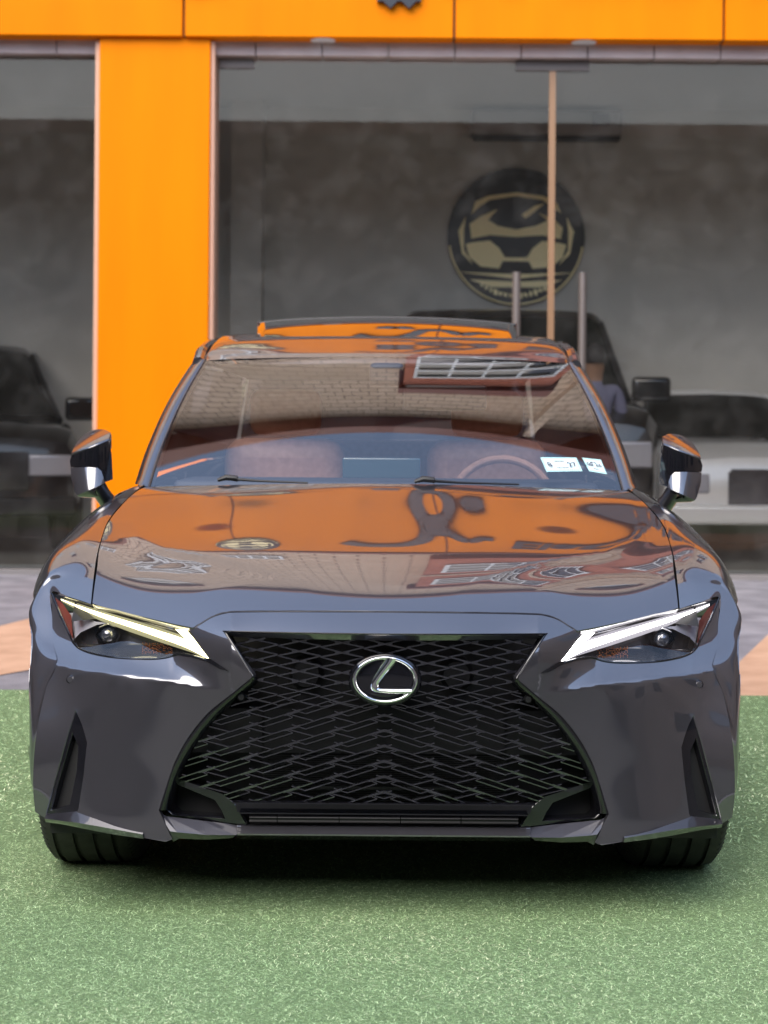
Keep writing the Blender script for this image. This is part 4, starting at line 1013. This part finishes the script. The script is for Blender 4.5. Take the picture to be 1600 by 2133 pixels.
def round_logo(name, x, z, r, y, par, outer=True):
    """black disc, gold arc and gold car face"""
    k = r/37.0
    d = MB().revolve([(0, 0), (0, r*.985), (.004, r), (.04, r)], (x, y, z), 64, 'Y').build(name, discm, par, smooth=True)
    g = MB()
    def Q(p): return (x+(p[0]-107)*k*2*.5*1.0, z-(p[1]-49)*k)
    def poly(P, dy=.006): g.prism([Q(p) for p in P], y-dy, y-.001)
    # car face, in units: centre (107,49), radius 37
    poly([(82, 42), (88, 38), (97, 34), (92, 40), (97, 43), (107, 45), (117, 43), (124, 40), (119, 36), (128, 40), (132, 44), (131, 50), (121, 48), (107, 49), (93, 48), (83, 50)])
    poly([(80, 53), (84, 52), (93, 51), (98, 55), (101, 60), (113, 60), (116, 55), (121, 51), (130, 52), (134, 53), (132, 60), (126, 65), (116, 66), (114, 62), (100, 62), (98, 66), (88, 65), (82, 60)])
    poly([(85, 30), (92, 27), (107, 25), (122, 27), (129, 31), (131, 36), (127, 33), (121, 29), (107, 27), (93, 29), (87, 33), (83, 37)])
    poly([(76, 68), (107, 69), (138, 68), (107, 71.5)]); poly([(82, 72), (107, 73), (132, 72), (120, 76), (94, 76)])
    poly([(110, 37), (117, 32), (122, 31), (116, 36), (112, 39)])
    poly([(76, 46), (80, 38), (79, 46), (79, 56), (84, 64), (78, 58)]); poly([(138, 46), (134, 38), (135, 46), (135, 56), (130, 64), (136, 58)])
    rs = random.Random(4)
    for i in range(15):
        a = R(125-i*5); rr = 31.5; p = (107+rr*math.cos(a), 49+rr*math.sin(a)); wd = rs.uniform(.7, 1.3); hh = rs.uniform(.9, 2.0)
        poly([(p[0]-wd, p[1]-hh), (p[0]+wd, p[1]-hh*.6), (p[0]+wd*.7, p[1]+hh), (p[0]-wd*.8, p[1]+hh*.7)])
    g.build('gold_emblem', gold, d)
    MB().tube([(x+(r*.975)*math.cos(t), y-.002, z-(r*.975)*math.sin(t)) for t in np.linspace(R(8), R(172), 60)], r*.014, 8).build('gold_rim', gold, d, smooth=True)
    return d
fl = round_logo('fascia_logo', -1.45, TZ+.80, .47, D-.29, B); fl.location = (0, -D, 0)
wl = round_logo('round_wall_sign', (1071-803)/FP*ID, CAMZ+(V0-493)*ID/FP, 143/FP*ID, ID-.05, None)
tag(wl, 'round black wall sign with a gold car face inside the showroom', 'wall sign')
# air conditioner on the rear wall
ac = MB().box((975-803)/FP*ID, (1285-803)/FP*ID, ID-.25, ID-.004, CAMZ+(V0-290)*ID/FP, CAMZ+(V0-235)*ID/FP).build('air_conditioner', mat('ac_casing', (.2, .195, .185), .5), bevel=.03)
tag(ac, 'long wall air conditioner with a dark louvre above the round sign', 'air conditioner')
MB().box((980-803)/FP*ID, (1280-803)/FP*ID, ID-.255, ID-.1, CAMZ+(V0-297)*ID/FP, CAMZ+(V0-290.5)*ID/FP).build('louvre', M['void'], ac)
sg = MB().box((1222-803)/FP*ID, (1256-803)/FP*ID, ID-.29, ID-.262, CAMZ+(V0-268)*ID/FP, CAMZ+(V0-244)*ID/FP).build('indicator_plate', mat('plate_dark', (.03, .02, .02), .5), ac)

for nm_, x0, x1, lab in (('left_sky_blocker', -32, -9.7, 'unseen plain brown block added left of the orange showroom to darken reflections'), ('right_sky_blocker', 9.7, 32, 'unseen plain brown block added right of the orange showroom to darken reflections')):  # out-of-view blocks added to keep bright horizon sky off the car paint
    nb = empty(nm_, ((x0+x1)/2, 6, 0), label=lab, cat='building'); hw_ = (x1-x0)/2
    MB().box(-hw_, hw_, -13, 16, 0, 7.0).build('wall', noise_col(mat('block_wall', (.16, .12, .1), .85), (.13, .10, .085), (.2, .155, .13), 1, 6), nb)
    MB().box(-hw_-.1, hw_+.1, -13.1, 16.1, 7.002, 7.2).build('roof', brown, nb)
    for k in range(6):
        for j in range(2):
            y0 = -11.5+k*4; q = MB(); fx = hw_ if x0 < 0 else -hw_; sg_ = 1 if x0 < 0 else -1
            q.box(min(fx+sg_*.004, fx+sg_*.03), max(fx+sg_*.004, fx+sg_*.03), y0, y0+1.6, 1.2+3.2*j, 2.9+3.2*j); q.build('window', dkglass, nb)
# ================================================================== GENERIC CARS
def gen_car(name, loc, rz, m_paint, L=4.9, W_=1.95, Hh_=1.88, hood=1.12, suv=True, topw=1.0, **tg):
    root = empty(name, loc, rz, **tg)      # nose towards local -Y
    hw = W_/2; st = [  # y, halfwidth, bottom z, top z (lower body)
        (0, hw*.80, .45, hood*.74), (.06, hw*.90, .38, hood*.86), (.25, hw*.96, .33, hood*.95), (.8, hw, .32, hood*.99), (1.35, hw, .32, hood*1.03), (2.4, hw, .32, hood*1.05), (3.6, hw, .32, hood*1.06), (4.5, hw*.98, .34, hood*1.06), (4.8, hw*.94, .38, hood*1.04), (4.9, hw*.85, .45, hood*.95)]
    k = L/4.9; V = []; n = 9
    for y, h, zb, zt in st:
        ring = [(0, zb), (h*.93, zb), (h, zb+.12), (h, (zb+zt)/2), (h*.985, zt-.12), (h*.93, zt-.03), (h*.8, zt), (h*.4, zt+.03), (0, zt+.035)]
        V += [(x, y*k, z) for x, z in ring]
    mb = MB()
    for s in (1, -1):
        mb.add([(s*x, y, z) for x, y, z in V], [(i*n+j, i*n+j+1, (i+1)*n+j+1, (i+1)*n+j) for i in range(len(st)-1) for j in range(n-1)]+[tuple(range(n)), tuple((len(st)-1)*n+j for j in range(n))])
    body = mb.build('body', m_paint, root, smooth=True)
    T_ = topw; gy = [(1.25, hood*1.03, hw*.86), (2.0, Hh_*.965, hw*.70*T_), (2.5, Hh_, hw*.72*T_), (3.6, Hh_*.99, hw*.72*T_), (4.3 if suv else 3.9, Hh_*.95, hw*.69*T_), (4.75, hood*1.05, hw*.84)]
    zb = hood*1.02; stn = smoothline([(y*k, z, h) for y, z, h in gy], 5); rings = []
    for y, zt, ht in stn:
        zt = max(zt, zb+.03); r_ = min(.16, (zt-zb)*.5); hb = hw*.87; half_ = [(hb, zb), (hb+(ht-hb)*.5, (zb+zt-r_)/2), (ht, zt-r_)]
        half_ += [(ht-r_*(1-math.cos(q)), zt-r_+r_*math.sin(q)) for q in (.4, .8, 1.2, 1.57)]+[(ht*.5, zt+.012), (0, zt+.02)]
        rings.append([(x, y, z) for x, z in half_])
    nr = 9; front = sum(1 for y, _, _ in stn if y < 1.98*k); back = sum(1 for y, _, _ in stn if y < gy[4][0]*k+.01)
    def part(nm, i0, i1, j0, j1, m_, sides=(1, -1)):
        mb = MB()
        for sg in sides: mb.add([(sg*x, y, z) for rg_ in rings for x, y, z in rg_], [(i*nr+j, i*nr+j+1, (i+1)*nr+j+1, (i+1)*nr+j) for i in range(i0, i1) for j in range(j0, j1)])
        o = mb.build(nm, m_, root, smooth=True, autos=False); bm = bmesh.new(); bm.from_mesh(o.data); bmesh.ops.remove_doubles(bm, verts=bm.verts, dist=1e-4); bmesh.ops.delete(bm, geom=[v for v in bm.verts if not v.link_faces], context='VERTS'); bmesh.ops.recalc_face_normals(bm, faces=bm.faces); bm.to_mesh(o.data); bm.free(); return o
    part('windscreen', 0, front, 0, nr-1, M['carglass']); part('roof', front, back, 2, nr-1, m_paint); part('rear_window', back, len(stn)-1, 0, nr-1, M['carglass'])
    part('side_window', front, back, 0, 2, M['carglass'], (1,)); part('side_window', front, back, 0, 2, M['carglass'], (-1,))
    for s in (-1, 1):
        p = MB()
        p.tube([(s*hw*.87, 1.25*k, zb), (s*hw*.70*T_*.955, 2.0*k, Hh_*.945), (s*hw*.725*T_*.955, 2.5*k, Hh_*.975), (s*hw*.725*T_*.955, 3.6*k, Hh_*.965), (s*hw*.69*T_, gy[4][0]*k, Hh_*.955), (s*hw*.84, 4.76*k, zb)], .03, 8)
        p.tube([(s*hw*.86, 2.75*k, zb), (s*hw*.725*T_*.955, 2.7*k, Hh_*.98)], .035, 8)
        p.build('pillar', m_paint, root, smooth=True)
        mm = MB().box(min(s*hw*.95, s*hw*1.24), max(s*hw*.95, s*hw*1.24), 1.62*k, 1.74*k, zb+.0, zb+.22).build('door_mirror', M['black'], root, bevel=.04)
        hl_ = MB().box(min(s*hw*.52, s*hw*.88), max(s*hw*.52, s*hw*.88), -.02, .1, hood*.60, hood*.76).build('headlight', mat('lamp_glass', (.5, .5, .5), .1, 0, Coat_Weight=1) if False else silver, root, bevel=.02)
        MB().box(min(s*hw*.70, s*hw*.93), max(s*hw*.70, s*hw*.93), 4.83*k, 4.93*k, hood*.66, hood*.86).build('tail_light', M['redlens'], root, bevel=.02)
        for y in (.95*k, 3.85*k):
            w2 = empty('wheel', (s*(hw-.11), y, .37), parent=root)
            MB().revolve([(-.11, .24), (-.12, .33), (-.09, .37), (.09, .37), (.12, .33), (.11, .24)], (0, 0, 0), 36, 'X').build('tyre', M['rubber'], w2, smooth=True)
            mbr = MB().revolve([(s*.11, .25), (s*.1, .22), (s*.05, .2)], (0, 0, 0), 30, 'X')
            for q in range(6):
                an = math.pi*q/3; mbr.bar((s*.09, 0, 0), (s*.10, .24*math.cos(an), .24*math.sin(an)), .05, .02, up=(1, 0, 0))
            mbr.build('rim', M['rim'], w2)
            MB().revolve([(s*.125, .40), (s*.125, .43), (s*.02, .43), (s*.02, .0)], (s*(hw-.11), y, .37), 32, 'X').build('wheel_arch', M['plastic'], root)
    gr = MB()
    gw = .5 if suv else .34
    for i in range(6): gr.box(-hw*gw, hw*gw, -.03, .0, hood*.50+i*.055, hood*.50+i*.055+.02)
    gr.box(-hw*(gw+.02), hw*(gw+.02), -.02, .05, hood*.50, hood*.78)
    gr.build('grille', M['chromed'], root)
    MB().box(-hw*.92, hw*.92, -.06, .12, .34, .50).build('bumper', M['plastic'] if suv else m_paint, root, bevel=.03)
    MB().box(-hw*.9, hw*.9, 4.84*k, 4.99*k, .40, .58).build('bumper', M['plastic'] if suv else m_paint, root, bevel=.03)
    MB().box(-.26, .26, 4.955*k, 4.965*k+.03, .68, .80).build('number_plate', white, root)
    return root
blk = mat('black_car_paint', (.006, .006, .008), .3, 0, Coat_Weight=1); slv = mat('silver_car_paint', (.8, .8, .8), .3, .1, Coat_Weight=1)
sv = gen_car('suv', ((1062-803)/FP*13.6, 12.5, .055), R(0), blk, L=4.6, W_=2.35, Hh_=2.17, hood=1.32, topw=1.12, label='large black four-wheel drive with big door mirrors inside the showroom behind the glass door', cat='car')
gen_car('suv', (-3.45, 13.0, .055), R(16), blk, W_=2.0, Hh_=1.85, hood=1.12, label='black four-wheel drive behind the glass pane left of the orange column', cat='car')
gen_car('reflection_car', (3.08, 12.75, .055), R(4), slv, W_=1.86, Hh_=1.46, hood=.98, L=4.4, suv=False, label='pale silver saloon car set behind the glass at the far right in place of a reflection', cat='car')  # stands in for the glass reflection of a car outside

# ================================================================== PERSON inside, beside the black four-wheel drive
def person():
    P = empty('person', ((1238-803)/FP*12.7, 12.72, .056), R(0), label='person in a blue grey shirt standing behind the glass beside the black four-wheel drive', cat='person')
    J = {'pelvis': (0, 0, .93), 'waist': (0, 0, 1.08), 'chest': (0, .0, 1.30), 'neck': (0, -.0, 1.47), 'head0': (0, .0, 1.56), 'head1': (0, .0, 1.68),
         'shL': (-.18, 0, 1.42), 'elL': (-.24, .02, 1.13), 'wrL': (-.22, .12, .90), 'shR': (.18, 0, 1.42), 'elR': (.24, .02, 1.13), 'wrR': (.23, .08, .88),
         'hipL': (-.09, 0, .9), 'knL': (-.10, .01, .50), 'anL': (-.11, 0, .09), 'toL': (-.12, .16, .03), 'hipR': (.09, 0, .9), 'knR': (.10, .01, .50), 'anR': (.11, 0, .09), 'toR': (.13, .16, .03)}
    rad = dict(pelvis=.14, waist=.135, chest=.16, neck=.055, head0=.085, head1=.09, shL=.07, elL=.045, wrL=.03, shR=.07, elR=.045, wrR=.03, hipL=.09, knL=.06, anL=.04, toL=.035, hipR=.09, knR=.06, anR=.04, toR=.035)
    E = [('pelvis', 'waist'), ('waist', 'chest'), ('chest', 'neck'), ('neck', 'head0'), ('head0', 'head1'), ('chest', 'shL'), ('shL', 'elL'), ('elL', 'wrL'), ('chest', 'shR'), ('shR', 'elR'), ('elR', 'wrR'), ('pelvis', 'hipL'), ('hipL', 'knL'), ('knL', 'anL'), ('anL', 'toL'), ('pelvis', 'hipR'), ('hipR', 'knR'), ('knR', 'anR'), ('anR', 'toR')]
    for sd_, sx in (('L', -1), ('R', 1)):
        w0 = Vector(J['wr'+sd_])
        for i, (dx, l) in enumerate(((-.025, .07), (-.009, .085), (.008, .08), (.024, .065))):
            a = 'f%s%da' % (sd_, i); b_ = 'f%s%db' % (sd_, i); J[a] = tuple(w0+Vector((dx, .01, -.075))); J[b_] = tuple(w0+Vector((dx*1.1, .025, -.08-l))); rad[a] = .010; rad[b_] = .008; E += [('wr'+sd_, a), (a, b_)]
        a = 'th'+sd_; J[a] = tuple(w0+Vector((-sx*.04, .03, -.06))); rad[a] = .010; E.append(('wr'+sd_, a))
    nm = list(J); me = bpy.data.meshes.new('body'); me.from_pydata([J[k] for k in nm], [(nm.index(a), nm.index(b_)) for a, b_ in E], [])
    o = bpy.data.objects.new('body', me); COL.objects.link(o); o.parent = P
    o.modifiers.new('skin', 'SKIN'); o.modifiers.new('sub', 'SUBSURF').levels = 2; o.modifiers['sub'].render_levels = 2
    sk = me.skin_vertices[0].data
    for i, k in enumerate(nm): sk[i].radius = (rad[k], rad[k]*(.72 if k in ('chest', 'waist', 'pelvis') else 1)); sk[i].use_root = (k == 'pelvis')
    m = mat('shirt_trousers_skin', (.1, .1, .15), .8); t = m.node_tree; b_ = t.nodes['Principled BSDF']; tc = t.nodes.new('ShaderNodeTexCoord'); sp = t.nodes.new('ShaderNodeSeparateXYZ'); rp = t.nodes.new('ShaderNodeValToRGB')
    rp.color_ramp.interpolation = 'CONSTANT'; e = rp.color_ramp.elements; e[0].color = (.02, .02, .025, 1); e[1].position = .93/2; e[1].color = (.16, .165, .26, 1); x = e.new(1.47/2); x.color = (.28, .16, .1, 1)
    mt_ = t.nodes.new('ShaderNodeMath'); mt_.operation = 'MULTIPLY'; mt_.inputs[1].default_value = .5
    t.links.new(tc.outputs['Object'], sp.inputs[0]); t.links.new(sp.outputs[2], mt_.inputs[0]); t.links.new(mt_.outputs[0], rp.inputs[0]); t.links.new(rp.outputs[0], b_.inputs['Base Color'])
    me.materials.append(m)
    # hair shell and face details
    hb = MB(); V = []; F = []
    for i in range(9):
        ph = R(90-i*14)
        for k in range(24):
            th = 2*math.pi*k/24; back = 1 if math.sin(th) < .3 else .0
            r = .098; V.append((r*math.cos(ph)*math.cos(th)*.88, r*1.05*math.cos(ph)*math.sin(th)-.004, 1.665+.115*math.sin(ph)))
    for i in range(8):
        for k in range(24):
            th = 2*math.pi*(k+.5)/24
            if i > 3 and math.sin(th) > .35: continue
            F.append((i*24+k, i*24+(k+1) % 24, (i+1)*24+(k+1) % 24, (i+1)*24+k))
    hb.add(V, F).build('hair', mat('dark_hair', (.012, .01, .01), .6), P, smooth=True)
person()

# ================================================================== WHAT STANDS BEHIND THE CAMERA (seen only in reflections)
op = empty('warehouse', (0, -11, 0), label='long dark grey warehouse across the yard, mirrored in the shop glass', cat='building')
wm_ = noise_col(mat('warehouse_wall', (.13, .12, .11), .85), (.11, .10, .09), (.16, .145, .13), 1.2, 6)
MB().box(-34, 34, -8, 0, 0, 7.75).build('wall', wm_, op)
MB().box(-34.4, 34.4, -8.2, .35, 7.752, 8.0).build('roof', brown, op)
dd = MB()
for x in (-14, -5, 4, 13): dd.box(x, x+3.2, .004, .08, .02, 3.6)
dd.build('shutter_door', mat('shutter_grey', (.2, .2, .2), .5), op)
def tree(x, y, h, seed):
    rs = np.random.RandomState(seed); T = empty('street_tree', (x, y, 0), label='leafy dark green tree before the warehouse, tree number %s from the left' % ['one', 'two', 'three', 'four'][seed], cat='tree', group='trees before the warehouse')
    T['label'] = 'leafy dark green tree standing before the long warehouse'
    tr = MB().tube([(0, 0, 0), (.05, .03, h*.3), (0, .1, h*.55), (.1, 0, h*.8)], [.16, .12, .09, .04], 8)
    for k in range(7):
        a = k*.9; tr.tube([(0, .05, h*(.35+.05*k)), (math.cos(a)*h*.12, math.sin(a)*h*.12, h*(.5+.05*k)), (math.cos(a)*h*.22, math.sin(a)*h*.22, h*(.58+.05*k))], [.05, .035, .015], 6)
    tr.build('trunk', mat('bark', (.08, .055, .04), .9), T, smooth=True)
    n = 5000; c = rs.normal(0, 1, (16, 3))*[h*.15, h*.15, h*.13]+[0, 0, h*.68]; i = rs.randint(0, 16, n); p = c[i]+rs.normal(0, h*.055, (n, 3))
    d1 = rs.normal(0, 1, (n, 3)); d1 /= np.linalg.norm(d1, axis=1)[:, None]; d2 = np.cross(d1, rs.normal(0, 1, (n, 3))); d2 /= np.linalg.norm(d2, axis=1)[:, None]
    V = np.stack([p-d1*.07, p+d2*.035, p+d1*.07, p-d2*.035], 1).reshape(-1, 3); F = np.arange(n*4).reshape(-1, 4)
    mesh('crown', V, F, noise_col(mat('leaves', (.05, .09, .03), .6), (.03, .06, .02), (.08, .13, .04), 2), T, smooth=False)
for i, (x, y, h) in enumerate(((-9, -8.5, 5.5), (-4.5, -9, 6.2), (5.5, -8.8, 5.8), (10, -9.2, 6.4))): tree(x, y, h, i)
